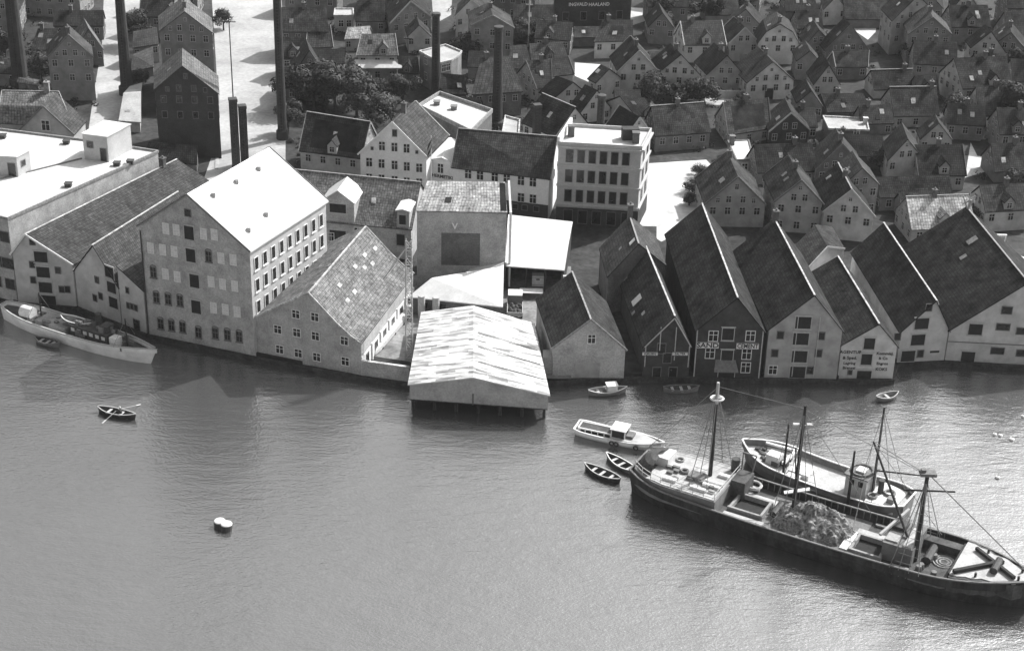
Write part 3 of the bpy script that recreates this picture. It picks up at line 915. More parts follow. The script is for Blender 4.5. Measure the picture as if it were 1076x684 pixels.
for dx in (-1.5, 1.5):
    for dy in (-.6, .6): k = MB(); k.box((p.x + dx, p.y + dy, GZ + .45), (.1, .1, .9)); k.build('leg', 'wood_dark', o)
# small lorry
p = at((541, 327), GZ); o = tag(empty('lorry', p), 'small lorry with a white cab top and a dark load in the yard', 'lorry')
def lz(q): return p + Vector((q[0], q[1], q[2]))
k = MB(lz); k.box((0, 1.3, 1.35), (1.9, 1.6, 1.7)); k.box((0, 2.6, .95), (1.3, 1.2, .9)); k.build('cab', 'trim_dim', o)
k = MB(lz); k.box((0, 1.3, 2.26), (2.0, 1.9, .12)); k.build('cab_roof', 'trim_white', o)
k = MB(lz); k.box((0, -1.4, .8), (2.1, 3.4, .16))
for x in (-1.05, 1.05): k.box((x, -1.4, 1.1), (.08, 3.4, .5))
k.box((0, -3.1, 1.1), (2.1, .08, .5)); k.build('load_bed', 'trim_pale', o)
k = MB(lz)
for i in range(16): k.lathe((r2.uniform(-.8, .8), r2.uniform(-2.8, -.2), .85), [(.1, 0), (.34, .1), (.36, .35), (.2, .6), (.02, .7)], 8)
k.build('load', 'deck_dark', o)
for x in (-.95, .95):
    for y in (2.4, -2.0):
        k = MB(lz); k.tube((x - .13, y, .42), (x + .13, y, .42), .42, n=12); wl = k.build('wheel', 'wood_dark', o)
        k = MB(lz); k.tube((x - .14, y, .42), (x + .14, y, .42), .2, n=10); k.build('hub', 'trim_pale', wl)

# store with the speckled roof and a fire wall edge whitened to imitate sun
h = side('storehouse', 'windowless grey storehouse with a pale speckled roof and a fire wall painted sunlit white', 'storehouse', (438, 222), (532.5, 224), (449, 191.5), (530.5, 192.6), by=300, hr=None, pitch=30,
         wall='brick_grey', roof='tile_pale', over=(.15, .05), cap=None)
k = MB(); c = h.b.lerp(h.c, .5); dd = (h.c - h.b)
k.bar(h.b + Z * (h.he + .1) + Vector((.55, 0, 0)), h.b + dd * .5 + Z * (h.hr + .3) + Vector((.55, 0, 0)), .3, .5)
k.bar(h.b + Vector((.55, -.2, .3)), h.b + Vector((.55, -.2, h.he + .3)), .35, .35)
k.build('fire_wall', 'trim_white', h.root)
h.patch('dark_roof_end', .925, .995, .52, .99, 'tile_mid', .02)
h.skylight((472, 210), .8, .8, 'wood_dark'); h.skylight((469, 192.8), .5, .5, 'wood_dark')
pp, yaw, n, d = h.facepx('front', (478, 238)); lettering(h.root, 'V', pp + n * .04, yaw, 1.3, 'trim_white')
k = MB(); pp, yaw, n, d = h.facepx('front', (484, 262)); k.box((pp.x + n.x * .02, pp.y + n.y * .02, pp.z), (5.5, .06, 5), yaw); k.build('dark_opening_patch', 'brick_dim', h.root)  # paints the dark of a recessed opening flat on the wall

# long tiled house with the hoist dormer
h = side('storehouse', 'long storehouse with mottled tiles and a white topped hoist gable', 'storehouse', (316, 230), (432, 241), (306, 179), (441, 192.5), by=262, pitch=36,
         wall='brick_grey', roof='tile_grey', cap='mortar_dim')
dr = h.dormer((339, 210.5), (372, 213.5), (354.5, 200.5), 5.0, 'hoist_gable_', 'brick_grey', 'tin_white')
dr.winpx('front', (355, 219), 2.6, 1.5, 'door')
for p in ((337, 246), (376, 244)): h.winpx('front', p, 1.1, 1.5, 'cross')
h.winpx('front', (355, 249), 2.6, 2.2, 'door'); h.winpx('front', (348, 249), .9, 1.4, 'cross')
dr = h.dormer((417, 222), (430, 222), (423.5, 220.5), 3.5, 'dormer_', 'brick_grey', 'tin_white')
dr.winpx('front', (423, 231), 1.1, 1.6, 'door')
h.winpx('front', (421, 252), 1.2, 1.8, 'dark'); h.skylight((393, 212), .8, .7, 'mortar')
k = MB(); pp = at((331, 262), GZ)

# ------------------------------------------------------------------ white houses in the middle
h = gable('townhouse', 'white plastered house with rows of cross windows in its broad gable', 'house', (378.5, 161), (448, 164.5), (414.7, 129), (437.5, 108), by=219, wall='plaster_white', roof='tile_mid', barge='trim_white', over=(.3, .3), group=FAC)
for p in ((401.4, 153.5), (414.5, 154.7), (427.3, 156), (388, 170.5), (401, 172), (414.7, 173.5), (427.5, 175), (440.5, 176.5), (388, 187), (401, 188), (414.7, 189.5), (427.5, 191), (440.5, 192)): h.winpx('front', p, 1.0, 1.5)
h.winpx('front', (414.7, 140), .7, 1.1, 'dark'); h.winpx('front', (391, 156), .4, .5, 'plain'); h.winpx('front', (438, 160), .4, .5, 'plain')
h.chimney(.5)
h = gable('link_building', 'low white annexe with a sunlit roof between two white houses', 'house', (452, 168), (477, 172), (465, 166.5), (474, 146), by=216, wall='plaster_white', roof='tin_white', over=(.2, .2))
h.winpx('front', (463, 177), 1.0, 1.6); h.winpx('front', (468, 200), 1.0, 1.5)
pp, yaw, n, d = h.facepx('front', (466, 186)); lettering(h.root, 'HERMETIKK', pp + n * .04, yaw, .75, 'ink')
h = side('townhouse', 'white house with a huge plain dark roof next to the pale three storey block', 'house', (476, 175), (577, 187), (483.4, 136.4), (583.7, 144.6), by=222, pitch=42,
         wall='plaster_white', roof='tile_dark', cap='mortar_dim', barge='mortar_dim', over=(.3, .25), group=FAC)
for p in ((492, 183), (504.5, 184.5), (520, 186), (532.5, 188), (547.5, 190), (560, 191.5), (547.5, 207.5), (560, 209)): h.winpx('front', p, 1.15, 1.5)
h.wins('right', (.2, .5, .8), h.he - 1.6, 1.0, 1.5)
k = MB(); q0, d, L, yaw, n = h.face('front'); k.bar(q0 + Z * 1.3 + n * .05, q0 + d * L + Z * 1.3 + n * .05, .1, 3.4); k.build('tarred_base', 'brick_dark', h.root)
pp, yaw, n, d = h.facepx('front', (549, 217)); lettering(h.root, '& MOLLER', pp + n * .04, yaw, .8, 'ink')
for u in (.66, .76, .88): o = h.win('front', u, 2.2, .9, .9, 'dark'); o.location += n * .11
# three storey block
f = Flat('office_block', 'pale three storey office block with cornices and a flat white roof', 'office building', [(586.8, 152), (674, 157), (684, 138), (600, 133)], by=236, wall='plaster_pale', roof='felt_white', par=.5, parm='plaster_pale', group=FAC)
H3 = f.h
st = H3 / 4
for i in range(3):
    zc = H3 - 1.75 - i * (st * .98)
    for u in (.14, .28, .415, .55, .685, .82): f.win(0, u, zc, 1.15, 2.0, 'dark')
    f.win(1, .3, zc, 1.0, 1.9, 'dark'); f.win(1, .7, zc, 1.0, 1.9, 'dark')
for i in range(3):
    k = MB(); zz = GZ + H3 - .05 - (i + 1) * st * .98
    for e in (0, 1):
        q0, d, L, yaw, n = f.face(e); k.bar(q0 - d * .1 + Z * (zz - GZ) + n * .1, q0 + d * (L + .1) + Z * (zz - GZ) + n * .1, .3, .28)
    k.build('cornice', 'plaster_pale', f.root)
for e in (0, 1):
    q0, d, L, yaw, n = f.face(e); k = MB(); k.bar(q0 + Z * (H3 - .25) + n * .22, q0 + d * L + Z * (H3 - .25) + n * .22, .5, .25); k.build('cornice', 'plaster_pale', f.root)
    k = MB(); k.bar(q0 + Z * (st * .45) + n * .04, q0 + d * L + Z * (st * .45) + n * .04, .08, st * .92); k.build('tarred_base', 'brick_dark', f.root)
q0, d, L, yaw, n = f.face(0)
for u in (.15, .33, .5, .68, .86): o = put_window(f.root, q0 + d * (u * L) + Z * 1.6 + n * .1, yaw, 1.4, 2.2, 'plain')
for px in ((600, 143), (668, 150)): f.chimney(px, 1.6, 1.0, 'brick_dim')
k = MB(); pp = f.on((662, 146)); k.box((pp.x, pp.y, pp.z + .9), (2.6, 1.6, 1.8), .1); k.build('roof_hut', 'brick_dark', f.root)
k = MB(); k.bar(f.P[0] + Z * .6, f.P[3] + Z * .9, .4, 1.2); k.build('gable_parapet', 'plaster_white', f.root)

# flagpole
pp = at((453, 190), GZ + 6); zt = 0
k = MB(); zt = height_over(pp, 143); k.tube((pp.x, pp.y, GZ), (pp.x, pp.y, zt), .09, .05); o = k.build('flagpole', 'trim_white', origin=Vector((pp.x, pp.y, GZ)))
tag(o, 'white flagpole with a small drooping flag in front of the white annexe', 'flagpole')
k = MB(); N_ = 7
pts = [(pp.x + .06 - .28 * i / 2 * .8, pp.y - .1 + .12 * math.sin(i * 1.9), zt - .3 - .35 * i * .8 - j) for i in range(N_) for j in (0, 1.7)]
k.add(pts, [[2 * i, 2 * i + 1, 2 * i + 3, 2 * i + 2] for i in range(N_ - 1)])
fl = k.build('flag', 'cloth_dark', o)
k = MB(); pts2 = [(x - .0, y - .03, z - .55 if j % 2 == 0 else z + .55) for j, (x, y, z) in enumerate(pts)]
k.add(pts2, [[2 * i, 2 * i + 1, 2 * i + 3, 2 * i + 2] for i in range(N_ - 1)]); k.build('flag_cross', 'cloth_pale', fl)

# ------------------------------------------------------------------ right waterfront warehouses
h = gable_base('warehouse', 'plain pale gabled warehouse between boathouse and dark framed warehouse', 'warehouse',
               (580, 402), (655, 402.5), 367, (622.6, 336.5), (603, 287), t=.5, prof=[(0, .05), (.5, 1), (1, 0)], wall='brick_grey', roof='tile_dark', cap='mortar_dim', barge='mortar_dim!', over=(.2, .15), group=WH)
h.winpx('front', (621.7, 356), 1.0, 1.3, 'cross')
k = MB(); pp, yaw, n, d = h.facepx('front', (617, 393)); k.box((pp.x + n.x * .03, pp.y + n.y * .03, 1.9), (3.2, .06, 2.2), yaw); k.build('gate', 'timber_grey', h.root)
k = MB(); q = h.a + Vector((-.6, .3, 0)); k.box((q.x, q.y + 1, 1.5), (1.4, 2, 4.2)); k.build('annexe', 'brick_grey', h.root)
h = gable_base('warehouse', 'narrow black timbered warehouse with pale framing and two small signs', 'warehouse',
               (674.8, 400.5), (723, 401), 363, (704, 332.6), (674.6, 261), t=.55, prof=[(0, 0), (.6, 1), (1, 0)], wall='timber_dark', roof='tile_dark', cap='mortar', over=(.3, .25), group=WH)
q0, d, L, yaw, n = h.face('front'); k = MB()
for u, za, zb in ((.03, 2.2, h.he), (.97, 2.2, h.he), (.33, 4.6, 8.0), (.66, 3.2, 8.0)): k.bar(q0 + d * (u * L) + Z * za + n * .06, q0 + d * (u * L) + Z * zb + n * .06, .12, .1)
k.bar(q0 + Z * h.he + n * .3 - Z * .1, q0 + d * (.6 * L) + Z * (h.hr - .1) + n * .3, .12, .14); k.bar(q0 + d * L + Z * h.he + n * .3, q0 + d * (.6 * L) + Z * (h.hr - .1) + n * .3, .12, .14)
k.build('timber_frame', 'trim_pale', h.root)
for p in ((695, 366), (701, 376), (690, 391), (707, 391)): h.winpx('front', p, 1.1, 1.5, 'dark')
h.skylight((668.5, 316), 1.1, 1.4); h.skylight((676, 330), .4, .6, 'mortar'); h.skylight((664, 330), .4, .6, 'mortar_dim'); h.skylight((657, 293), .5, .7, 'mortar_dim')
wk = h
def wall_sign(h, px, wm, hm, body, label, size, sx=1.0, m='trim_white'):
    pp, yaw, n, d = h.facepx('front', px)
    pp = pp + n * .09
    k = MB(); k.box(pp, (wm, .08, hm), yaw); o = k.build('sign', m, origin=pp); tag(o, label, 'sign')
    WORLD[o.name] = Vector(pp)
    lettering(o, body, pp + n * .05, yaw, size, 'ink', sx)
    k = MB()
    for sg in (-1, 1):
        k.bar(pp + n * .05 - d * (wm / 2) + Z * (sg * (hm / 2 - .03)), pp + n * .05 + d * (wm / 2) + Z * (sg * (hm / 2 - .03)), .03, .07)
    k.build('border', 'ink', o)
wall_sign(wk, (683, 371.5), 2.0, .55, 'KJELSEN', 'small white board left of the middle on the narrow black warehouse', .42)
wall_sign(wk, (714.5, 371.5), 2.0, .55, 'SALTER', 'small white board at right on the narrow black warehouse', .42)

h = gable('warehouse', 'grey roofed warehouse standing behind the narrow black one with white flecks on its tiles', 'warehouse', (639, 291), (699, 279), (674.6, 257), (665, 228), by=330, he=6,
          wall='brick_dim', roof='tile_mid', cap='mortar_dim', over=(.2, .1))
h.skylight((664, 254), .8, .8); h.chimney(.95, 1.8); h.skylight((651, 262), .4, .5, 'mortar_dim')

h = gable_base('warehouse', 'black gabled warehouse carrying the SAND and CEMENT boards', 'warehouse',
               (728.5, 400.5), (796.5, 402), 345.8, (772.6, 313), (736, 216), t=.56, prof=[(0, 0), (.56, 1), (1, 0)], wall='timber_dark', roof='tile_black', cap='mortar', over=(.35, .3), group=WH)
for p in ((749.5, 353), (788.5, 353), (746, 371), (784.5, 372), (783.5, 386)): h.winpx('front', p, 1.2, 1.5, 'cross')
q0, d, L, yaw, n = h.face('front')
k = MB()
for u in (.0, 1.0): k.bar(q0 + d * (u * L) + Z * .5 + n * .08, q0 + d * (u * L) + Z * h.he + n * .08, .14, .12)
k.build('corner_board', 'trim_pale', h.root)
for p in ((765, 351), (764, 374)): h.winpx('front', p, 1.6, 1.8, 'door')
k = MB(); pp, yaw, n, d = h.facepx('front', (762, 383))
k.add([pp - d * 1.3 + Z * .7, pp + d * 1.3 + Z * .7, pp + d * 1.6 + n * 1.5 - Z * .3, pp - d * 1.6 + n * 1.5 - Z * .3] + [x - Z * .1 for x in (pp - d * 1.3 + Z * .7, pp + d * 1.3 + Z * .7, pp + d * 1.6 + n * 1.5 - Z * .3, pp - d * 1.6 + n * 1.5 - Z * .3)],
      [[0, 3, 2, 1], [4, 5, 6, 7], [0, 1, 5, 4], [1, 2, 6, 5], [2, 3, 7, 6], [3, 0, 4, 7]])
k.build('canopy', 'trim_dim', h.root)
h.winpx('front', (763, 394), 2.2, 1.6, 'door')
wall_sign(h, (743.5, 362.5), 2.9, .95, 'SAND', 'white board reading SAND on the black warehouse', .95, 1.15)
wall_sign(h, (785.5, 363.4), 2.9, .95, 'CEMENT', 'white board reading CEMENT on the black warehouse', .88, .8)

def hoist_front(h, pts, small, ww=2.1, hh=1.75):
    for p in pts: h.winpx('front', p, ww, hh, 'door')
    for p in small: h.winpx('front', p, .9, 1.15, 'dark')
h = gable_base('warehouse', 'pale warehouse with four stacked dark loading doors right of the cement boards', 'warehouse',
               (802.5, 401.5), (878, 403.5), 346, (848.2, 310.6), (807.3, 231.7), t=.55, prof=[(0, 0), (.56, 1), (1, 0)], wall='timber_grey', roof='tile_black', cap='mortar', over=(.3, .25), group=WH)
hoist_front(h, ((844, 339), (841.5, 356), (840, 374.5), (838, 391)), ((820, 352), (814, 371), (863, 353), (860, 371), (851, 389)))
h.winpx('front', (812, 388.5), 1.1, 1.3, 'cross'); h.chimney(.97, 1.4)
k = MB(); q0, d, L, yaw, n = h.face('front')
for u in (.38, .68): k.bar(q0 + d * (u * L) + Z * 1.0 + n * .05, q0 + d * (u * L) + Z * (h.he + 2) + n * .05, .1, .1)
k.build('hoist_frame', 'trim_pale', h.root)
h = gable_base('warehouse', 'small pale warehouse with painted lettering on both sides of its loading doors', 'warehouse',
               (879.3, 402), (937, 403), 363, (919.9, 341), (877.5, 271), t=.6, prof=[(0, 0), (.62, 1), (1, 0)], wall='timber_pale', roof='tile_black', cap='mortar', over=(.25, .2), group=WH)
for p in ((913.5, 361), (910.5, 377.5)): h.winpx('front', p, 1.5, 1.7, 'door')
h.winpx('front', (907.5, 396), 2.0, 2.0, 'door'); h.winpx('front', (893, 391), .6, .7, 'dark')
for px, tx, sz in (((894, 370), 'AGENTUR', .62), ((893, 376), '& Sped.', .62), ((892.5, 381.5), 'Lagring', .55), ((892, 386.5), 'Brensel', .55),
                   ((930, 371.5), 'Kommisj.', .6), ((928, 376.5), '& Co', .55), ((927, 382), 'Engros', .55), ((926, 388), 'KOKS', .6)):
    pp, yaw, n, d = h.facepx('front', px); lettering(h.root, tx, pp + n * .03, yaw, sz, 'ink')
h = gable('warehouse', 'short dark roof with a pale rear gable behind the lettered warehouse', 'warehouse', (848, 283), (887, 262), (873, 260), (860, 237.5), by=320, he=6,
          t=.5, wall='timber_pale', roof='tile_black', barge='trim_pale!', over=(.15, .1))
h = gable_base('warehouse', 'pale warehouse set back right of the lettered one, with three dark loading doors', 'warehouse',
               (941.5, 386), (991, 383.5), 348.6, (976.9, 316.5), (922.8, 236), t=.6, prof=[(0, 0), (.64, 1), (1, 0)], wall='timber_pale', roof='tile_black', cap='mortar', over=(.25, .25), group=WH)
hoist_front(h, ((968.5, 340), (964.5, 357), (954, 374)), ((976, 323), (943, 353.5), (967, 371.5)), 2.0, 1.7)
k = MB(); pp, yaw, n, d = h.facepx('front', (982, 369.5)); k.box(pp + n * .03, (1.3, .05, .3), yaw); k.build('name_board', 'ink', h.root)
h.patch('fire_wall', .0, .3, .66, .7, 'mortar', .3)
h = gable_base('warehouse', 'broad pale warehouse with a black roof at the right edge of the quay', 'warehouse',
               (992, 383.5), (1136, 391), 347, (1066, 297.5), (1003, 219), t=.5, wall='timber_pale', roof='tile_black', cap='mortar_dim', over=(.25, .25), group=WH)
for p in ((1025, 346), (1017, 375)): h.winpx('front', p, 1.9, 1.7, 'door')
h.winpx('front', (1058, 326), 1.4, 1.1, 'dark')
for p in ((1054, 343.5), (1048, 368.5), (1075, 348), (1075, 371), (1095, 345), (1100, 372)): h.winpx('front', p, 1.8, 1.0, 'dark')
k = MB(); q0, d, L, yaw, n = h.face('front'); k.bar(q0 + Z * 3.6 + n * .05, q0 + d * L + Z * 3.6 + n * .05, .1, .1); k.build('string_course', 'trim_dim', h.root)
k = MB(); c = h.slope(.97, .5)
for dx, dy, dz in ((-.9, .3, 1.9), (.9, .3, 1.9), (0, -.9, 1.7), (.3, .9, 2.2)): k.bar((c.x, c.y, c.z - .2), (c.x + dx, c.y + dy, c.z + dz), .16)
for i in range(4): k.bar((c.x - .9 + .5 * i, c.y, c.z + .6 + .3 * i), (c.x + .9, c.y + .3, c.z + 1.9 - .4 * i), .12)
k.build('roof_hoist', 'trim_pale', h.root)
h.skylight((1013, 271), .8, .8, 'mortar_dim'); h.skylight((1021, 253), 1.2, 1.2, 'mortar_dim')
k = MB(); p, q = at((1036, 247), 3), at((1058, 247.5), 3); k.bar(p, q, .3, .3)
for s2 in (.05, .5, .95): c = p.lerp(q, s2); k.box((c.x, c.y, 2.0), (.14, .14, 1.9))
o = k.build('rail_fence', 'trim_white'); tag(o, 'short white rail fence behind the broad right warehouse', 'fence')

# ------------------------------------------------------------------ the old town
def autowin(h, style='old', sides=True):
    def row(f, L, z, w=.95, hh=1.25, m=.13, every=1.9):
        n = max(1, int(L * (1 - 2 * m) / every + .6))
        us = [.5] if n == 1 else [m + (1 - 2 * m) * i / (n - 1) for i in range(n)]
        h.wins(f, us, z, w, hh, style)
    g = ('front',) if h.ends == 'fb' else ('left', 'right')
    for f in ('front', 'left', 'right'):
        if f != 'front' and not sides: continue
        q0, d, L, yaw, n = h.face(f)
        z = h.he - 1.15
        while z > 1.0 and z > h.he - 6: row(f, L, z); z -= 2.7
        if f in g:
            rise = h.hr - h.he
            if rise > 2.6:
                h.wins(f, (.38, .62), h.he + .8, .85, 1.15, style)
                if L > 7.5: h.wins(f, (.2, .8), h.he + .6, .55, .8, style)
            if rise > 4.2: h.win(f, .5, h.he + 2.9, .6, .9, style)
            elif rise > 3.2: h.win(f, .5, h.he + 2.35, .5, .6, style)
    R3 = random.Random(int(h.root.location.x * 10) + int(h.root.location.y * 7))
    for i in range(R3.choice((0, 1, 1, 2))):
        u = R3.uniform(.2, .8); t = (.2 + .12 * R3.random()) if h.ends == 'fb' else .66 + .2 * R3.random()
        h.patch('roof_light', u - .35 / h.L, u + .35 / h.L, t - .3 / h.W, t + .4 / h.W, R3.choice(('mortar', 'mortar_dim', 'glass', 'mortar_dim')), .08)
    if R3.random() < .45 and h.ends == 'lr' and h.he > 2.2:
        q0, d, L, yaw, n = h.face('front'); u = R3.uniform(.3, .7); w_ = 1.6; hh = min(1.5, (h.hr - h.he) * .45)
        c0 = q0 + d * (u * L)
        a_, b_ = c0 - d * w_ / 2 + n * .04, c0 + d * w_ / 2 + n * .04
        House('', '', '', a_, b_, b_ - n * 2.6, a_ - n * 2.6, h.z0, h.he + hh, h.he + hh + .9, 'fb', wall=h.wall.data.materials[0].name, roof=h.roof.data.materials[0].name,
              over=(.15, .15), root=h.root, pre='dormer_', sink=-(h.he - .2))
        put_window(h.root, c0 + n * .07 + Z * (h.he + hh * .5 + .1), yaw, .8, .9, style)

def hg(label, eL, eR, apex, back, by, wall='timber_dim', roof='tile_dark', ch=(.5,), kind='wooden_house', style='old', sides=True, **kw):
    h = gable(kind, label, 'house', eL, eR, apex, back, by=by, wall=wall, roof=roof, group=OLD, **kw)
    autowin(h, style, sides)
    for c in ch: h.chimney(c, .9, .65)
    return h
def hs(label, eL, eR, rL, rR, by, wall='timber_dim', roof='tile_dark', ch=(.6,), kind='wooden_house', style='old', **kw):
    h = side(kind, label, 'house', eL, eR, rL, rR, by=by, wall=wall, roof=roof, group=OLD, **kw)
    autowin(h, style)
    for c in ch: h.chimney(c, .9, .65)
    return h

# by the square and behind the right warehouses
h = hg('pale house with two rows of windows and a gable window, beside the bright square', (741.5, 214), (804, 215), (775, 186.5), (764, 161), 238, 'timber_grey', 'tile_dark', (.8,), barge='trim_dim')
h = hg('pale gabled house second from the square, behind the warehouse with four loading doors', (815, 211), (864, 214), (842, 190), (829, 165), 243, 'timber_grey', 'tile_dark', barge='trim_dim')
h = hg('pale gabled house third from the square, with a light ridge edge', (866, 222), (918, 227), (894.8, 200), (880.6, 172.6), 250, 'timber_grey', 'tile_black', barge='trim_pale!', cap='mortar_dim')
h = hg('dim gabled house with one tall window just behind the third house from the square', (884, 197), (923, 194), (903, 177), (893, 160), 232, 'timber_dim', 'tile_mid', ())
h = hg('grey roofed house with a light right verge behind the small dim gable', (858, 178), (906, 176), (885, 152), (878, 136), 195, 'timber_dim', 'tile_mid', (.3,), barge='trim_dim!')
h = hs('dark roofed row house split by pale gutters, above the dim gables', (878, 162), (930, 165), (876, 141), (926, 143), 174, 'timber_dim', 'tile_dark', (.2,))
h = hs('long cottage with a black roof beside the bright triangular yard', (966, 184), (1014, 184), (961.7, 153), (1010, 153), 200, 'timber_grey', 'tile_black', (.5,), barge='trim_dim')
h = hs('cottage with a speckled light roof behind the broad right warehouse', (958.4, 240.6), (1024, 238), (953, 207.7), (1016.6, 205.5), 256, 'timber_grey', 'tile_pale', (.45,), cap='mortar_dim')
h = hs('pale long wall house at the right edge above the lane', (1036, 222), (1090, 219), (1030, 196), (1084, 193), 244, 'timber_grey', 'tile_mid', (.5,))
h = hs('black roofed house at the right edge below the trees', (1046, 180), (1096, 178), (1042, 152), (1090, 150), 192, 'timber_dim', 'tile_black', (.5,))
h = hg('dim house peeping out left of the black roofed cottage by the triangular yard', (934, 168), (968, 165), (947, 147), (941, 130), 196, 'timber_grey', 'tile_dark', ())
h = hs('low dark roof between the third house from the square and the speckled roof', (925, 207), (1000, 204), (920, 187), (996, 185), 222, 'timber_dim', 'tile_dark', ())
f = Flat('flat_roofed_house', 'white flat roofed house with a dark yard side behind the house at the square', 'house', [(774, 168.5), (792, 168), (786.6, 147.6), (765, 148.6)], by=181, wall='timber_grey', roof='felt_white', par=.15)
f.win(0, .5, f.h - 1.3); f.chimney((769, 152), 1.5, .8)
f = Flat('flat_roofed_house', 'wide low house with a pale flat roof and dark front among black roofs', 'house', [(871, 136), (913, 137.5), (910, 125), (865, 123)], by=150, wall='brick_dim', roof='concrete', par=.25, parm='mortar')
f.win(0, .3, 2); f.win(0, .7, 2); f.chimney((909, 130), 1.0, .7, 'mortar')
# middle row
h = hg('pale gabled house right of the round tree, with a porch side in shade', (650, 75), (691, 75), (672, 54), (663, 39), 97, 'timber_pale', 'tile_black', (.4,), barge='trim_pale')
h = hg('second pale gable to the right of the round tree', (692, 77), (736, 80), (714, 58), (703.7, 47), 99, 'timber_pale', 'tile_black')
h = hg('grey gabled house third to the right of the round tree', (743.6, 78), (781, 79), (762, 59), (748.7, 46), 96, 'timber_grey', 'tile_black')
h = hg('broad pale gabled house fourth to the right of the round tree, with a dark doorway', (785.5, 87), (834, 85), (811, 65.5), (795.8, 50), 106, 'timber_pale', 'tile_black')
h.winpx('front', (808, 99), 1.6, 2.2, 'plain', 'door')
h = hg('small gable half hidden left of the pale house by the round tree', (626.5, 87), (652, 82), (640, 73), (632, 69), 107, 'timber_grey', 'tile_black', ())
h = hg('light gable with white trim in the upper row beside the white walled cottage', (767, 45), (796, 44), (782.5, 29.7), (771, 19), 65, 'timber_grey', 'tile_dark', (.5,), barge='trim_pale')
h = hg('tall pale house with a bent mansard gable in the upper row', (797, 45), (839, 45), (818, 26), (814, 14), 68, 'timber_pale', 'slate', (.2,), prof='gambrel', kind='gambrel_house')
h = hs('cottage with a white front and a grey roof seen broadside in the upper row', (720, 47), (762, 47), (716, 23.5), (757, 22.5), 66, 'plaster_pale', 'tile_mid', (.3,), barge='trim_white')
h = hs('long grey roofed house with pale walls at the top, left of a white yard wall', (625, 44), (664, 43), (634, 22), (664, 22), 62, 'timber_pale', 'tile_mid', (.2,))
h = hs('long dark cottage on the far side of the bright square', (689, 142.5), (746, 138.5), (685, 112.6), (738.5, 108.5), 160, 'timber_dim', 'tile_dark', (.5,), cap='mortar_dim')
h = hs('dark cottage with a pale left gable behind the white flat roof', (766, 141.5), (809, 134.5), (761, 108.5), (806, 104), 154, 'timber_grey', 'tile_dark', (.5,), barge='trim_dim')
h = hg('low dark gable outlined by light boards, right of the dark cottage with the pale gable', (809, 138), (850, 136), (830.6, 119), (824, 105), 153, 'timber_dark', 'tile_dark', (), barge='trim_pale!', kind='wooden_house')
# upper right quarter
h = hg('dim gable below the white yard in the upper right quarter', (868, 53), (913, 54), (887.7, 27), (881, 20), 66, 'timber_dim', 'tile_black', (), barge='trim_dim!')
h = hg('tall pale gable cut by the upper edge, beside the white yard', (866, 10), (889, 9), (877, -3), (874, -14), 27, 'timber_pale', 'tile_dark', ())
h = hg('small pale pointed gable left of the dark cottage rows in the upper right quarter', (856, 88), (882, 88), (866.6, 69), (859, 57), 100, 'timber_grey', 'tile_black', ())
h = hs('dim cottage with a white left verge, under the dim gable by the white yard', (879, 70), (911, 70), (876, 55), (912, 54.4), 84, 'timber_dim', 'tile_dark', (.4,), barge='trim_pale')
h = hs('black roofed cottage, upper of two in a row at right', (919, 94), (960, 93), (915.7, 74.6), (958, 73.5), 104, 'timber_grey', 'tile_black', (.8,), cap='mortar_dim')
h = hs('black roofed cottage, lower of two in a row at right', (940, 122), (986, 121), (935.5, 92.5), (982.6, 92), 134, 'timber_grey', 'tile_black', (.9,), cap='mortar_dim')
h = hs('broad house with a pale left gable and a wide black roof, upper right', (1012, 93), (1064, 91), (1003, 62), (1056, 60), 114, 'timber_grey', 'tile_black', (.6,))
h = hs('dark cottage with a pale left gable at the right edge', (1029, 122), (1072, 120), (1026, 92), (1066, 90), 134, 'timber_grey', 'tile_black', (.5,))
h = hs('long grey roof between the pointed gable and the wide flat roof', (870, 118), (913, 117), (863, 99.5), (906, 99), 124, 'timber_dim', 'tile_mid', (.4,))
h = hg('pale gable under the upper right corner with a dark left roof', (1021, 50), (1056, 55), (1037, 34), (1031, 27), 72, 'timber_grey', 'tile_black', ())
h = hg('wide dark gable with light verges in the upper right quarter', (955, 36), (1000, 37), (979, 19), (973, 7), 68, 'timber_dim', 'tile_mid', (.5,), barge='trim_dim')
h = hs('dark roof in the upper right corner beside trees', (1060, 46), (1100, 45), (1056, 13), (1094, 12), 62, 'timber_dim', 'tile_black', ())
h = hs('dim roof along the upper edge right of the tall pale gable', (889, 20), (932, 20), (886, -4), (930, -5), 30, 'timber_dim', 'tile_dark', ())
h = hg('pale gabled house with a dark left slope at the upper edge', (938, 22), (985, 16), (960, -4), (948, -16), 58, 'timber_grey', 'tile_black', ())
h = hg('pale house front cut by the upper edge near the right corner', (1001, 9), (1028, 9), (1014, -8), (1010, -19), 30, 'timber_grey', 'tile_dark', ())
h = hg('dim gable right of the bent mansard house', (838, 64), (862, 66), (848, 54), (843, 44), 84, 'timber_dim', 'tile_dark', ())
h = hs('small dark roof right of the broad pale gable, with a lit edge', (838, 30), (864, 29), (836, 12), (862, 11), 44, 'timber_dim', 'tile_dark', (.5,))
h = hg('dark narrow house in front of the pointed gable', (838, 108), (864, 112), (850, 96), (844, 84), 124, 'timber_dim', 'tile_dark', ())
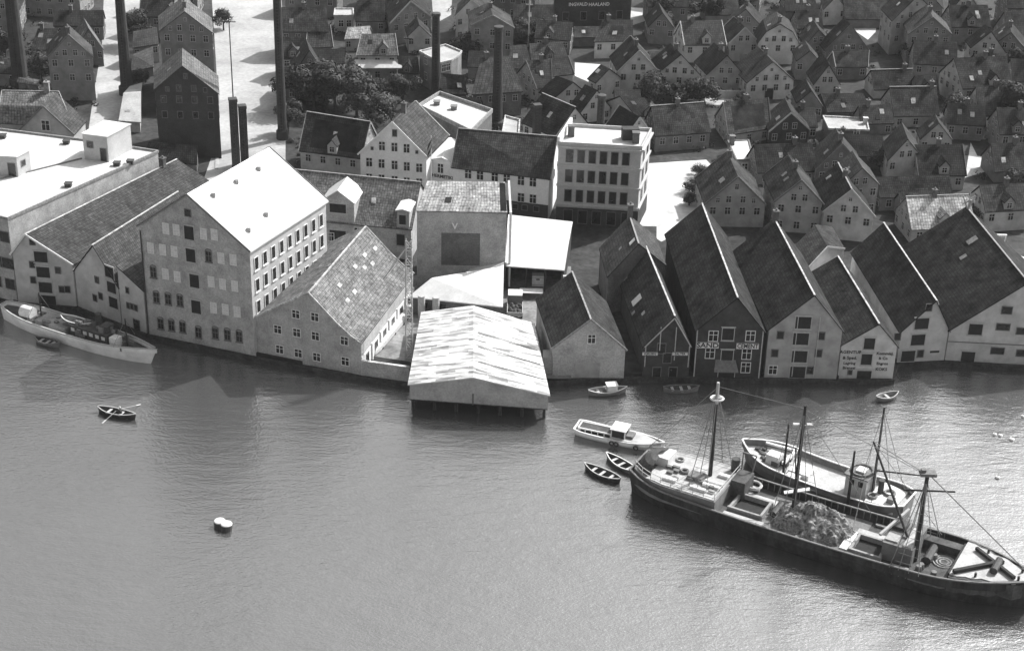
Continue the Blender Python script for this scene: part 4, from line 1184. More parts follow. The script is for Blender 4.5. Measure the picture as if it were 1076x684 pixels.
# behind the white houses, middle
f = Flat('flat_roofed_house', 'large flat pale roof with a raised rim behind the white plastered gable', 'workshop', [(440, 113), (495, 140), (517, 118), (462, 99.5)], by=170, wall='brick_dim', roof='felt_white', par=.6, parm='mortar_dim')
for p in ((459, 110), (477, 115)): f.vent(p, 1.0, .6, 'trim_dim')
f = Flat('flat_roofed_house', 'small pale flat roofed stair house behind the huge dark roof', 'workshop', [(528, 141), (545, 142), (546, 127), (531, 123)], by=165, wall='plaster_pale', roof='concrete', par=.3, parm='mortar')
h = hg('dark house with a pale right gable behind the office block', (582.7, 143), (623, 137), (602, 113.5), (568.5, 99.4), 160, 'timber_pale', 'tile_black', (), cap='mortar_dim')
h = hg('small house with a dark left slope behind the stack of the office block', (611, 117), (641, 113), (625.5, 95.6), (614, 90), 130, 'timber_pale', 'tile_black', ())
h = hg('lit grey roofed house behind the dark one with the pale gable', (583, 103), (619, 101), (602, 87), (586, 81), 116, 'timber_grey', 'tile_black', ())
h = hg('gable with white tipped verges just behind the office block roof', (657, 145), (684, 141), (672, 124), (652, 112), 163, 'timber_pale', 'tile_dark', (), barge='trim_pale')
h = hs('cottage with a pale left gable and dark roof among the middle houses', (564.7, 93), (579, 91.5), (554, 65), (578, 63.5), 110, 'timber_grey', 'tile_dark', (.6,), barge='trim_dim')
h = hs('small dark roof with a light eave beside the pale left gable', (580, 80), (602, 77.5), (578, 62.5), (596, 60.4), 90, 'plaster_pale', 'tile_dark', (), barge='trim_dim')
h = hs('grey roofed cottages under the name board building', (559, 64), (596, 62), (557, 47), (590, 45), 76, 'timber_dim', 'tile_mid', (.5,))
h = hs('broad house with dim grey slopes behind the tall stack', (497, 99), (548, 96), (506, 62), (534, 60), 124, 'brick_dim', 'tile_mid', (.2,))
h = hs('small grey roof right of the tall stack in the upper middle', (535, 72), (557, 71), (537, 49), (552, 48), 88, 'brick_dim', 'tile_mid', ())
f = Flat('corner_house', 'corner house with a rounded pale flat roof', 'house', [(441, 55), (463, 67), (474, 64.5), (481, 60), (485, 55), (468, 48)], by=88, wall='timber_dim', roof='concrete', par=.3, parm='mortar')
for i in (0, 1):
    for zz in (2.2, 5.2): 
        if zz < f.h - .8: f.win(i, .3, zz); f.win(i, .7, zz)
h = hs('dark house between the corner house and the flat pale roof', (465, 98), (490, 99), (463, 78), (486, 80), 110, 'brick_dim', 'tile_dark', ())
h = hg('large gable with a lit right verge at the upper edge, left of the pale street', (410.5, 24.5), (452.6, 18), (429, 2), (424, -12), 48, 'timber_dim', 'tile_dark', (), barge='trim_pale!')
h = hg('little gable below the large gable at the upper edge', (429, 38), (452, 38), (439.5, 27), (437, 19), 56, 'timber_grey', 'tile_dark', ())
h = hg('gable right of the pale street at the upper edge', (479, 18), (512, 14), (495.6, 1), (498, -12), 45, 'timber_grey', 'tile_dark', (), barge='trim_pale!')
h = hg('wide dark gable with light verge boards in the upper middle', (495.7, 27), (539.5, 29.7), (514, 17), (510, 4), 62, 'timber_dim', 'tile_dark', (.6,), barge='mortar_dim!')
f = Flat('trading_house', 'dark tall trading house bearing the white name board INGVALD HAALAND', 'office building', [(583, -4), (664, -6), (664, -30), (583, -28)], by=30, wall='brick_dark', roof='felt_white', par=.4)
q0, d, L, yaw, n = f.face(0)
for u in (.15, .38, .62, .85): f.win(0, u, 2.5, 1.3, 1.8, 'dark')
for px, tx in (((607.5, 5), 'INGVALD'), ((629.5, 5), 'HAALAND')):
    o_ = Vector((0, 0, CAM_H)); r_ = at(px, 0) - o_; pp = o_ + r_ * ((q0 - o_).dot(n) / r_.dot(n))
    lettering(f.root, tx, pp + n * .06, yaw, 1.0, 'trim_white', .95)
# between the streets and the left edge
h = side('wooden_house', 'house with a light upper roof and a cross gable, behind the white flat factory roof', 'house', (1, 128), (72, 131), (3.5, 96.5), (60.5, 97.4), by=150, wall='timber_grey', roof='tile_grey', prof='gambrel', cap='mortar_dim', barge='trim_pale', group=OLD)
h.chimney(.8, 1.6, .8, m='mortar_dim')
h2 = gable('x', '', '', (20, 138), (77, 141), (47, 112.5), (60, 99), he=h.he - .4, wall='timber_grey', roof='tile_mid', root=h.root, pre='cross_gable_', barge='trim_dim!')
h2.winpx('front', (48, 132), 1.4, 1.8, 'cross')
h = hg('tall dark gabled house left of the narrow pale street', (51, 60), (97, 60), (74.7, 37.5), (73, 26), 106, 'timber_dim', 'tile_mid', (.2,), barge='trim_dim!')
h = hg('slim gable with a lit right slope behind the tall dark gable, by the narrow street', (82, 48), (108, 52), (94, 31), (89, 20), 66, 'timber_dim', 'tile_grey', ())
h = hs('dark roofed house left of the tall dark gable', (34, 52), (57, 52), (41, 31), (60, 31), 76, 'timber_dim', 'tile_dark', (.2,))
h = hs('plain dark roof near the upper edge left of the narrow street', (57, 27), (108, 27), (57, 12), (108, 12), 42, 'timber_dim', 'tile_dark', (.35,))
h = hs('grey roofed house at the left edge beside the tall stack', (-14, 76), (16, 77), (-14, 64), (13, 63.5), 90, 'timber_dim', 'tile_mid', ())
h = hs('low shed with a lit roof right of the left stack', (26, 74), (42, 77), (27, 67), (42, 71), 82, 'timber_dim', 'tile_grey', ())
h = hs('long low lean-to with a pale roof at the foot of the left stack', (19, 86), (40, 89), (20, 82.5), (40, 84.5), 94, 'timber_dim', 'tile_grey', ())
h = hg('large dark house with timbered gable between the two pale streets', (168, 33), (223, 35), (198.4, 13), (197, -2), 102, 'timber_dim', 'tile_grey', (.3,))
h = hg('dark factory with one sunlit roof slope between the two pale streets', (163, 97), (229, 98.7), (193, 70), (193, 52), 165, 'brick_dark', 'tile_grey', (), kind='factory', style='dark', t=.46, prof=[(0, .1), (.46, 1), (1, 0)])
h = hs('low dark roof between factory with the lit slope and the grey tiled warehouse', (150, 168), (206, 172), (158, 150), (206, 154), 180, 'brick_dim', 'tile_dark', ())
h = hs('small grey roofed house beside the narrow street behind the stack', (138, 74), (161, 70), (140, 58), (160, 50), 84, 'timber_dim', 'tile_mid', ())
h = hs('pale roofed low building right of the stack in the narrow street', (126, 127), (147, 129), (131, 99), (147, 98), 138, 'timber_grey', 'concrete', (), pitch=12)
# right of the wide street
h = hs('first dark roof on the right side of the wide pale street, at the upper edge', (294, 33), (344, 33), (296, 9), (342, 9), 62, 'brick_dim', 'tile_dark', (.5,))
h = hs('second dark roof on the right side of the wide pale street', (298, 61), (322, 60), (299, 40), (320, 40), 84, 'brick_dim', 'tile_dark', ())
h = hs('third dark roof on the right side of the wide pale street, beside the big trees', (300, 92), (313, 92), (301, 70), (310, 70), 114, 'brick_dim', 'tile_dark', ())
h = hs('cottage with a light edged grey roof behind the big trees', (322.5, 50), (349, 49), (325, 28.5), (346, 28), 66, 'timber_dim', 'tile_mid', (), barge='trim_pale')
f = Flat('flat_roofed_house', 'small pale box house at the upper edge right of the wide street', 'house', [(351, 17), (371.5, 17), (371, 10), (352, 10)], by=34, wall='timber_grey', roof='concrete', par=.25, parm='mortar')
f.win(0, .35, f.h - 1.6); f.win(0, .75, f.h - 1.6)
h = hg('gable with a lit right slope just above the big trees', (308, 79), (344, 83), (320.5, 53.5), (317, 42), 104, 'timber_dim', 'tile_mid', ())
h = hs('house with a grey roof and a white lower eave above the garden', (376, 58), (417, 58), (381, 37), (414, 36.5), 88, 'timber_grey', 'tile_grey', (), barge='trim_pale')
k = MB(); q0, d, L, yaw, n = h.face('front')
k.add([q0 - d * .6 + Z * (h.he - .9), q0 + d * (L + .6) + Z * (h.he - .9), q0 + d * (L + 1) + n * 2 + Z * (h.he - 1.9), q0 - d * 1 + n * 2 + Z * (h.he - 1.9)] +
      [x - Z * .15 for x in (q0 - d * .6 + Z * (h.he - .9), q0 + d * (L + .6) + Z * (h.he - .9), q0 + d * (L + 1) + n * 2 + Z * (h.he - 1.9), q0 - d * 1 + n * 2 + Z * (h.he - 1.9))],
      [[0, 3, 2, 1], [4, 5, 6, 7], [0, 1, 5, 4], [1, 2, 6, 5], [2, 3, 7, 6], [3, 0, 4, 7]])
k.build('skirt_roof', 'felt_white', h.root)
h = hs('small pale roof behind the house with the white lower eave', (363, 41), (386, 40), (366, 30), (388, 28.5), 54, 'timber_grey', 'tile_pale', ())
h = hs('long house with a big dark roof in front of the big trees', (315.5, 158), (379, 166), (323.6, 118.7), (388, 129), 184, 'timber_grey', 'tile_dark', (), cap='mortar_dim', barge='mortar_dim')
h = hs('dark roofs at the upper edge left of the garden', (374, 22), (404, 22), (376, 2), (404, 2), 40, 'timber_dim', 'tile_dark', (.5,))

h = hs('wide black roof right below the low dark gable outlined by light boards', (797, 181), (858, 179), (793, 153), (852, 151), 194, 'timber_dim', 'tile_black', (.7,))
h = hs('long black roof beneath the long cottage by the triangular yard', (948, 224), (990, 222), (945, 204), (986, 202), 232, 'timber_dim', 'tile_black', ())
h = hs('grey roof seen broadside just right of the gable with white tipped verges', (668, 122), (690, 124), (652, 102), (676, 104), 136, 'timber_grey', 'tile_mid', ())
h = hs('dim cottage left of the wide flat roofed house', (832, 132), (858, 133), (830, 114), (856, 114), 144, 'timber_dim', 'tile_dark', (.5,))
h = hs('black roof between the upper black roofed cottage and the broad pale gabled house', (964, 98), (986, 98), (962, 80), (984, 80), 110, 'timber_dim', 'tile_black', ())
h = hg('dim gable behind the long cottage by the triangular yard', (968, 146), (1000, 147), (985, 130), (981, 121), 160, 'timber_grey', 'tile_black', ())
h = hs('dark roof row above the lower black roofed cottage', (905, 130), (938, 129), (903, 112), (934, 111), 142, 'timber_dim', 'tile_black', (.3,))
h = hg('dim narrow gable between the garden trees and the white fronted cottage', (682, 28), (708, 30), (696, 14), (692, 4), 46, 'timber_dim', 'tile_dark', ())
h = hs('dark roof behind the light gable with white trim', (742, 16), (776, 15), (740, -2), (774, -3), 26, 'timber_dim', 'tile_dark', (.4,))
h = hs('dark roof left of the tall pale gable at the upper edge', (826, 12), (858, 11), (824, -6), (854, -7), 22, 'timber_dim', 'tile_black', ())
h = hg('dim gable between the bent mansard house and the dim gable by the white yard', (846, 48), (872, 44), (858, 32), (852, 22), 62, 'timber_dim', 'tile_black', ())
h = hs('black roof below the pale gable near the upper right corner', (1028, 72), (1062, 71), (1024, 58), (1058, 57), 84, 'timber_dim', 'tile_black', (.5,))
h = hs('dark house between the factory chimney of the narrow street and the large dark house', (140, 50), (166, 46), (141, 34), (164, 30), 70, 'timber_dim', 'tile_mid', ())
h = hs('dark roof between the little gable and the corner house garden', (420, 76), (440, 77), (419, 60), (438, 61), 92, 'timber_dim', 'tile_dark', ())
h = hs('dim roof behind the wide dark gable in the upper middle', (540, 24), (582, 24), (540, 6), (580, 6), 44, 'brick_dim', 'tile_dark', (.5,))

def cot(label, xy, w, dp, yaw, he, ends='lr', pitch=44, wall='timber_dim', roof='tile_dark', kind='wooden_house', ch=(.5,)):
    c = Vector((xy[0], xy[1], 0)); u = Vector((math.cos(R(yaw)), math.sin(R(yaw)), 0)); v = Vector((-u.y, u.x, 0))
    a, b, c2, d = c - u * w / 2 - v * dp / 2, c + u * w / 2 - v * dp / 2, c + u * w / 2 + v * dp / 2, c - u * w / 2 + v * dp / 2
    hr = he + math.tan(R(pitch)) * (w if ends == 'fb' else dp) / 2
    h = House(kind, label, 'shed' if kind == 'shed' else 'house', a, b, c2, d, GZ, he, hr, ends, wall=wall, roof=roof, group=OLD if kind != 'shed' else 'garden sheds')
    if kind != 'shed':
        autowin(h)
        for q in ch: h.chimney(q, .9, .65)
    else:
        h.win('front', .5, 1.1, .9, 1.7, 'plain', 'door')
    return h
cot('broad dark house behind the plain dark roof, left of the narrow pale street', (-98, 349), 13, 9, -4, 5, roof='tile_mid')
cot('dark gabled house farthest into the upper left corner', (-106, 337), 8, 10, 8, 5, 'fb')
cot('dim house left of the large dark house with the timbered gable, past the tree', (-72, 336), 9, 8, -6, 4.5, roof='tile_mid')
cot('dark roof behind the large dark house with the timbered gable', (-73, 351), 10, 8, 2, 5)
cot('dark house behind the small pale box house right of the wide street', (-44, 353), 11, 8, -3, 4.5)
cot('dark gabled house between the box house and the large gable with the lit verge', (-30, 358), 8, 9, -14, 5, 'fb')
cot('dim low house just left of the large gable with the lit verge', (-26, 346), 7, 6, 10, 3.5)
cot('dark house left of the trading house with the name board', (-2, 356), 9, 10, -8, 5.5, 'fb', wall='brick_dim')
cot('low dark roof in front of the name board, left of the long grey roofed house', (13, 336), 7, 4.5, 6, 2.0, pitch=32, ch=())
cot('dim cottage above the grey roofed cottages under the name board', (7, 331), 7, 5.5, -8, 3.2, roof='tile_mid')
cot('dark cottage behind the dim narrow gable by the garden trees', (31, 354), 8.5, 7, 5, 4)
cot('black roofed house farthest up behind the white fronted cottage', (36, 366), 10, 8, -6, 5, roof='tile_black')
cot('dark gable farthest up behind the bent mansard house', (49, 366), 8, 9, -12, 5, 'fb', roof='tile_black')
cot('dim cottage squeezed behind the light gable with white trim', (47, 344), 6, 6, -10, 3.6, 'fb')
cot('dark gabled house behind the tall pale gable by the white yard', (72, 367), 8, 9, -16, 5, 'fb', roof='tile_black')
cot('black roofed house behind the pale gabled house with the dark left slope', (86, 370), 11, 8, 3, 5, roof='tile_black')
cot('dim gable right of the pale gabled house with the dark left slope', (87, 357), 7, 8, -10, 4.5, 'fb', roof='tile_black')
cot('dark house in front of the pale front near the right corner', (93, 345), 8, 7, 6, 4, roof='tile_black')
cot('dark cottage below the wide dark gable with light verges', (81, 320), 8, 7, -5, 3.8, roof='tile_black')
cot('black roofed house farthest into the upper right corner', (108, 357), 9, 8, 4, 5, roof='tile_black')
cot('dark gable at the right edge below the corner roof', (98, 330), 7, 8, -12, 4.2, 'fb', roof='tile_black')
cot('dim house at the right edge beside the broad house with the wide black roof', (97, 311), 7, 6.5, 3, 3.8, roof='tile_black')
cot('dark cottage among trees at the right edge, above the black roofed house', (88, 283), 8, 7, 4, 3.6, roof='tile_black')
cot('low dark cottage right of the lower black roofed cottage', (80, 288), 6.5, 5.5, -6, 3, roof='tile_black')
cot('dark shed behind the large flat pale roof with the raised rim', (-10, 284), 7, 5.5, -10, 3.2, kind='shed')
cot('garden shed between the round tree and the second pale gable', (27.5, 321), 4, 3.4, 12, 2.2, kind='shed', pitch=35)
cot('garden shed tucked behind the broad pale gabled house', (45.5, 320), 4, 3.4, -10, 2.2, kind='shed', pitch=35)
cot('garden shed left of the round tree', (20, 297), 4.5, 3.6, 5, 2.3, kind='shed', pitch=35, roof='tile_mid')
cot('small shed beside the house with the white lower eave', (-28, 322), 5, 4, -4, 2.4, kind='shed', roof='tile_mid')
cot('garden shed behind the cottage with the light edged grey roof', (-36, 314), 4.5, 4, 4, 2.4, kind='shed')
cot('dark shed under the factory with the lit slope, towards the narrow street', (-62, 290), 5, 5, 0, 3, kind='shed')
cot('grey shed right of the tall stack in the upper middle', (-7, 313), 5, 4.5, -5, 2.8, kind='shed', roof='tile_mid')

# ------------------------------------------------------------------ stacks, poles
def stack(label, base, top=None, hgt=None, r0=.9, r1=.65, z0=GZ, square=False):
    p = at(base, z0); zt = height_over(p, top) if top is not None else z0 + hgt
    o = tag(empty('factory_chimney', p), label, 'chimney', 'tall factory chimneys')
    k = MB(); H = zt - z0
    if square:
        k.box((p.x, p.y, z0 + H / 2), (r0 * 2, r0 * 2, H), .3)
    else: k.lathe((p.x, p.y, z0), [(r0 * 1.35, 0), (r0 * 1.35, 1.5), (r0, 1.8), (r1, H)], 14)
    k.build('shaft', 'stack', o)
    k = MB()
    if square: k.box((p.x, p.y, zt + .15), (r0 * 2.2, r0 * 2.2, .5), .3)
    else: k.lathe((p.x, p.y, zt - .7), [(r1, 0), (r1 * 1.2, .15), (r1 * 1.2, .7), (r1 * .7, .75)], 14)
    k.build('crown', 'iron', o)
    k = MB()
    for i in range(int(H / .6)): k.box((p.x, p.y - (r0 + (r1 - r0) * i * .6 / H) - .06, z0 + 1 + i * .6 * .95), (.5, .08, .06))
    for sx in (-.2, .2): k.bar((p.x + sx, p.y - r0 - .06, z0 + .8), (p.x + sx, p.y - r1 - .06, zt - .4), .06)
    k.build('ladder', 'iron', o)
    return o
stack('huge factory chimney at the left edge, its top out of the picture', (22, 90), hgt=30, r0=1.5, r1=.85)
stack('factory chimney rising from the narrow pale street', (134, 99), hgt=27, r0=1.15, r1=.7)
stack('factory chimney on the right side of the wide pale street', (297, 146), hgt=34, r0=.8, r1=.66)
stack('slim factory chimney with a clear top behind the large flat pale roof', (458, 108), top=14, r0=.85, r1=.68)
stack('factory chimney standing close behind the huge dark roof', (522, 136), top=28, r0=.95, r1=.72)
stack('left of two short square chimneys behind the shining white roof', (248.5, 178), top=106, r0=.62, square=True)
stack('right of two short square chimneys behind the shining white roof', (257.5, 172), top=113, r0=.6, square=True)
stack('short stack rising through the roof of the office block', (628, 190), top=100, r0=.75, r1=.62)
stack('small pale rimmed stack left of the dark house with the pale right gable', (563, 165), top=112, r0=.6, square=True)
def pole(label, base, top, arms=((.94, 1.2),), m='wood_dark', r=.12):
    p = at(base, GZ); zt = height_over(p, top)
    o = tag(empty('utility_pole', p), label, 'pole', 'utility poles')
    k = MB(); k.tube((p.x, p.y, GZ), (p.x, p.y, zt), r, r * .7); k.build('post', m, o)
    for f, w_ in arms:
        k = MB(); k.box((p.x, p.y, GZ + (zt - GZ) * f), (w_ * 2, .12, .14)); a_ = k.build('crossarm', m, o)
        k = MB()
        for x in (-.85, -.4, .4, .85): k.tube((p.x + x * w_, p.y, GZ + (zt - GZ) * f + .06), (p.x + x * w_, p.y, GZ + (zt - GZ) * f + .25), .05)
        k.build('insulators', 'trim_pale', a_)
pole('wooden pole standing in the wide pale street', (245, 104), 18)
pole('white telegraph pole in the upper middle', (555, 50), -6, ((.95, .9), (.8, .7)), 'trim_pale', .14)
pole('white telegraph pole in front of the upper gardens', (566, 38), -8, ((.9, .7),), 'trim_pale', .1)
pole('thin dark pole beside the corner house', (429, 96), 36, ((.92, .8),), 'wood_dark', .1)

# ------------------------------------------------------------------ trees
CROWNS = []
for v in range(3):
    rr = random.Random(40 + v); k = MB()
    lobes = [(Vector((rr.gauss(0, .42), rr.gauss(0, .42), rr.uniform(-.15, .5))), rr.uniform(.32, .55)) for _ in range(13)]
    for c, r in lobes:
        for i in range(230):
            d = Vector((rr.gauss(0, 1), rr.gauss(0, 1), rr.gauss(0, 1))).normalized()
            p = c + d * r * rr.uniform(.55, 1.05); s = rr.uniform(.04, .085)
            a_ = d.cross(Vector((rr.gauss(0, 1), rr.gauss(0, 1), rr.gauss(0, 1)))).normalized(); b_ = (a_.cross(d) + d * rr.uniform(-.6, .6)).normalized()
            k.add([p - a_ * s, p - b_ * s * .7, p + a_ * s, p + b_ * s * .7], [[0, 1, 2, 3]])
    CROWNS.append(k.mesh('crown', M['leaf']))
TR = []
def tree(label, base, H=9, r=3.8, v=0, kind='tree', group='broad leaved trees among the houses'):
    p = at(base, GZ) if not isinstance(base, Vector) else base
    o = tag(empty(kind, p), label, 'bush' if kind == 'bush' else 'tree', group)
    c = bpy.data.objects.new('crown', CROWNS[v % 3]); col.objects.link(c); c.parent = o
    c.location = (0, 0, H - r * 1.02 if kind != 'bush' else r * .55); c.scale = (r, r, r * (.95 if kind != 'bush' else .8)); c.rotation_euler = (0, 0, v * 1.7)
    k = MB(); rr = random.Random(v)
    top = H * .6
    k.tube((p.x, p.y, GZ - .1), (p.x, p.y, GZ + top * .55), .2 * r / 3.5 + .05, .14 * r / 3.5 + .03)
    for i in range(5):
        t = i * 1.26 + v; k.tube((p.x, p.y, GZ + top * (.4 + .03 * i)), (p.x + math.cos(t) * r * .5, p.y + math.sin(t) * r * .5, GZ + (H - r if kind != 'bush' else r * .5) + r * .3 * (i % 2)), .1 * r / 3.5 + .02, .03)
    k.build('trunk', 'bark', o)
for i, (lab, base, H, r, kind) in enumerate([
    ('big leafy tree at the left end of the clump behind the long dark roof', (312, 118), 9.5, 4.2, 'tree'),
    ('big leafy tree second from left in the clump behind the long dark roof', (330, 115), 10.5, 4.6, 'tree'),
    ('big leafy tree in the middle of the clump behind the long dark roof', (352, 118), 10, 4.6, 'tree'),
    ('big leafy tree second from right in the clump behind the long dark roof', (375, 123), 9, 4.4, 'tree'),
    ('big leafy tree at the right end of the clump, nearest the white gable', (396, 134), 8, 4.0, 'tree'),
    ('smaller leafy tree left of the clump beside the wide pale street', (303, 140), 6.5, 3.0, 'tree'),
    ('round dark tree between two pale gables', (684, 107), 6.5, 3.6, 'tree'),
    ('dark spreading tree in front of the grey gable, left of the laundry fence', (735, 108), 6, 3.4, 'tree'),
    ('dark bushy tree under the second pale gable', (716, 108), 4.5, 2.8, 'tree'),
    ('dark tree beside the stack in the narrow street', (147, 48), 8, 3.8, 'tree'),
    ('big leafy tree filling the middle of the clump behind the others', (342, 108), 9, 4.8, 'tree'),
    ('big leafy tree filling the right of the clump behind the others', (366, 110), 9, 4.6, 'tree'),
    ('small tree at the kerb of the wide street', (235, 32), 5, 2.4, 'tree'),
    ('dark tree under the lit yard between the streets', (146, 92), 4, 2.2, 'tree'),
    ('tree at the right edge above the black roofed cottage', (1068, 128), 9, 4.4, 'tree'),
    ('tree at the right edge just below the upper corner', (1066, 84), 7, 3.6, 'tree'),
    ('garden tree in front of the house with the white lower eave', (392, 104), 4.5, 2.8, 'tree'),
    ('garden tree right of the white lower eave', (424, 108), 6, 3.0, 'tree'),
    ('ivy bush on the right side of the bright square, upper one', (734, 186), 2.5, 1.8, 'bush'),
    ('ivy bush on the right side of the bright square, middle one', (728, 202), 2.5, 2.0, 'bush'),
    ('ivy bush on the right side of the bright square, lower one', (724, 216), 2.5, 1.6, 'bush'),
    ('shrub by the pale path below the broad pale gable', (778, 108), 2.4, 1.7, 'bush'),
    ('tree in the gardens under the name board building', (568, 44), 6, 3.2, 'tree'),
    ('garden tree behind the upper of the two black roofed cottages', (958, 68), 5.5, 3.0, 'tree'),
    ('dark tree behind the third house from the square', (930, 180), 5, 2.6, 'tree'),
    ('dark tree at the foot of the broad gable in the upper right quarter', (985, 74), 5, 2.6, 'tree'),
    ('dark garden tree behind the white fronted cottage, near the upper edge', (744, 22), 7, 4, 'tree'),
    ('dark garden tree between the name board building and the white fronted cottage', (698, 26), 7, 4, 'tree'),
    ('dark garden tree at the upper edge above the light gable with white trim', (776, 12), 7, 4, 'tree'),
    ('dark garden tree at the upper edge above the bent mansard house', (836, 6), 7, 3.6, 'tree'),
    ('dark garden tree right of the bent mansard house', (852, 48), 5, 3.2, 'tree'),
    ('dark garden tree left of the tall stack, behind the corner house', (492, 60), 6, 3.6, 'tree'),
    ('dark garden tree at the left edge behind the huge chimney', (6, 60), 7, 4, 'tree'),
    ('dark garden tree beside the dark roofed house near the left upper corner', (44, 84), 6, 3.2, 'tree'),
    ('dark garden tree in front of the wide dark gable in the upper middle', (540, 44), 6, 3.4, 'tree'),
    ('dark tree right of the speckled light roof', (1030, 236), 4, 2.4, 'tree'),
    ('dark tree between the lower black roofed cottage and the right edge', (1000, 128), 6, 3.2, 'tree'),
    ('dark tree over the lane at the right edge', (1072, 206), 6, 3.2, 'tree'),
]): tree(lab, base, H, r, i, kind, 'shrubs at the edges of yards' if kind == 'bush' else 'broad leaved trees among the houses')

# undergrowth of the back gardens
k = MB(); rr = random.Random(5)
for i in range(900):
    px = (rr.choice([rr.uniform(300, 560), rr.uniform(640, 1076), rr.uniform(0, 100)]), rr.uniform(2, 200))
    if 660 < px[0] < 760 and px[1] > 160: continue
    if px[0] < 300 and px[1] > 120: continue
    c = at(px, GZ); R_ = rr.uniform(.5, 1.6)
    for j in range(26):
        d = Vector((rr.gauss(0, 1), rr.gauss(0, 1), abs(rr.gauss(0, .8)))).normalized(); p = c + d * R_ * rr.uniform(.5, 1); s = rr.uniform(.12, .25)
        a_ = d.cross(Vector((rr.gauss(0, 1), rr.gauss(0, 1), 1))).normalized(); b_ = a_.cross(d)
        k.add([p - a_ * s, p - b_ * s, p + a_ * s, p + b_ * s], [[0, 1, 2, 3]])
o = k.build('undergrowth', 'leaf', origin=Vector((0, 300, GZ))); tag(o, 'low dark garden growth scattered between the houses', 'undergrowth'); o['kind'] = 'stuff'

# garden fence with washing
p, q = at((752, 104), GZ), at((788, 103), GZ)
o = tag(empty('garden_fence', p), 'pale board fence in front of the grey gable with washing spread on it', 'fence')
k = MB(); k.bar(p + Z * .8, q + Z * .8, .08, 1.5); k.build('boards', 'trim_pale', o)
k = MB()
for i in range(8): c = p.lerp(q, i / 7); k.box((c.x, c.y + .1, GZ + .85), (.14, .14, 1.75))
k.build('posts', 'trim_dim', o)
for t in (.12, .42, .85):
    c = p.lerp(q, t); k = MB(); k.box((c.x, c.y - .08, GZ + 1.2), (.9, .06, .8)); w_ = k.build('washing', 'cloth_pale'); tag(w_, 'white washing hung over the pale garden fence', 'laundry', 'washing on the garden fence')

# ------------------------------------------------------------------ the cargo ship
S = Hull('cargo_ship', 'large dark three masted cargo ship with a heap of sand on deck', 'ship', at((671, 488), 2.8), at((1096, 613), 3.4), 9.2, -3.2, 2.7,
         'hull_black', deck='deck_dark', bul=.95, rail='trim_dim', railw=.14, n=28, full=.55, stern=.13, bow=.26, sheer=1.1, rake=1.4, fine=.35)
L = S.L; root = S.root
def lp(px, z): return S.loc(px, z)
def outline(x0, x1, f=.96, n=8):
    xs = [x0 + (x1 - x0) * i / n for i in range(n + 1)]
    return [(x, -S.hb(x)[0] * f) for x in xs] + [(x, S.hb(x)[0] * f) for x in reversed(xs)]
k = S.mb(); k.prism(outline(.5, 11.4, .9), 1.6, 3.7); k.build('poop', 'hull_grey', root)
k = S.mb(); k.prism(outline(2.6, 11.2, .86), 3.7, 3.78); k.build('poop_deck', 'deck_pale', root)
k = S.mb()
for zz in (4.2, 4.75):
    o_ = outline(.6, 11.3, .9)
    for p, q in zip(o_, o_[1:]):
        k.bar((p[0], p[1], zz), (q[0], q[1], zz), .06)
for p in outline(.6, 11.3, .9): k.bar((p[0], p[1], 3.7), (p[0], p[1], 4.8), .06)
k.build('rail', 'trim_pale', root)
k = S.mb(); N_ = 12      # canvas shelter over the stern
pts = []
for i in range(N_ + 1):
    t = math.pi * (i / N_ - .5)
    for j in range(5):
        s_ = j / 4; pts.append((2.9 - 2.5 * math.cos(t) * math.cos(s_ * 1.4), 2.9 * math.sin(t) * math.cos(s_ * 1.3), 3.75 + 1.5 * math.sin(s_ * 1.5)))
k.add(pts, [[i * 5 + j, (i + 1) * 5 + j, (i + 1) * 5 + j + 1, i * 5 + j + 1] for i in range(N_) for j in range(4)])
k.build('stern_shelter', 'deck_dark', root)
k = S.mb(); k.box((3.0, .9, 4.3), (1.6, 2.4, 1.1)); k.build('wheel_shelter', 'canvas', root)
k = S.mb(); k.ring((5.9, -.2, 3.95), .42, .16); k.build('lifebuoy', 'trim_dim', root)
k = S.mb(); k.ring((4.4, 1.9, 3.9), .42, .12); k.build('coil', 'rope', root)
k = S.mb(); k.box((7.6, -.6, 4.0), (1.8, 1.5, .45)); k.build('skylight', 'trim_dim', root)
for x, y, dx, dy in ((9.9, -1.6, 2.2, .35), (9.9, -.8, 2.2, .25), (5.2, -2.7, 1.6, .5), (10.3, 1.2, 1.4, .5), (8.8, -2.9, 2.0, .3)):
    k = S.mb(); k.box((x, y, 3.95), (dx, dy, .35)); k.build('locker', 'trim_white', root)
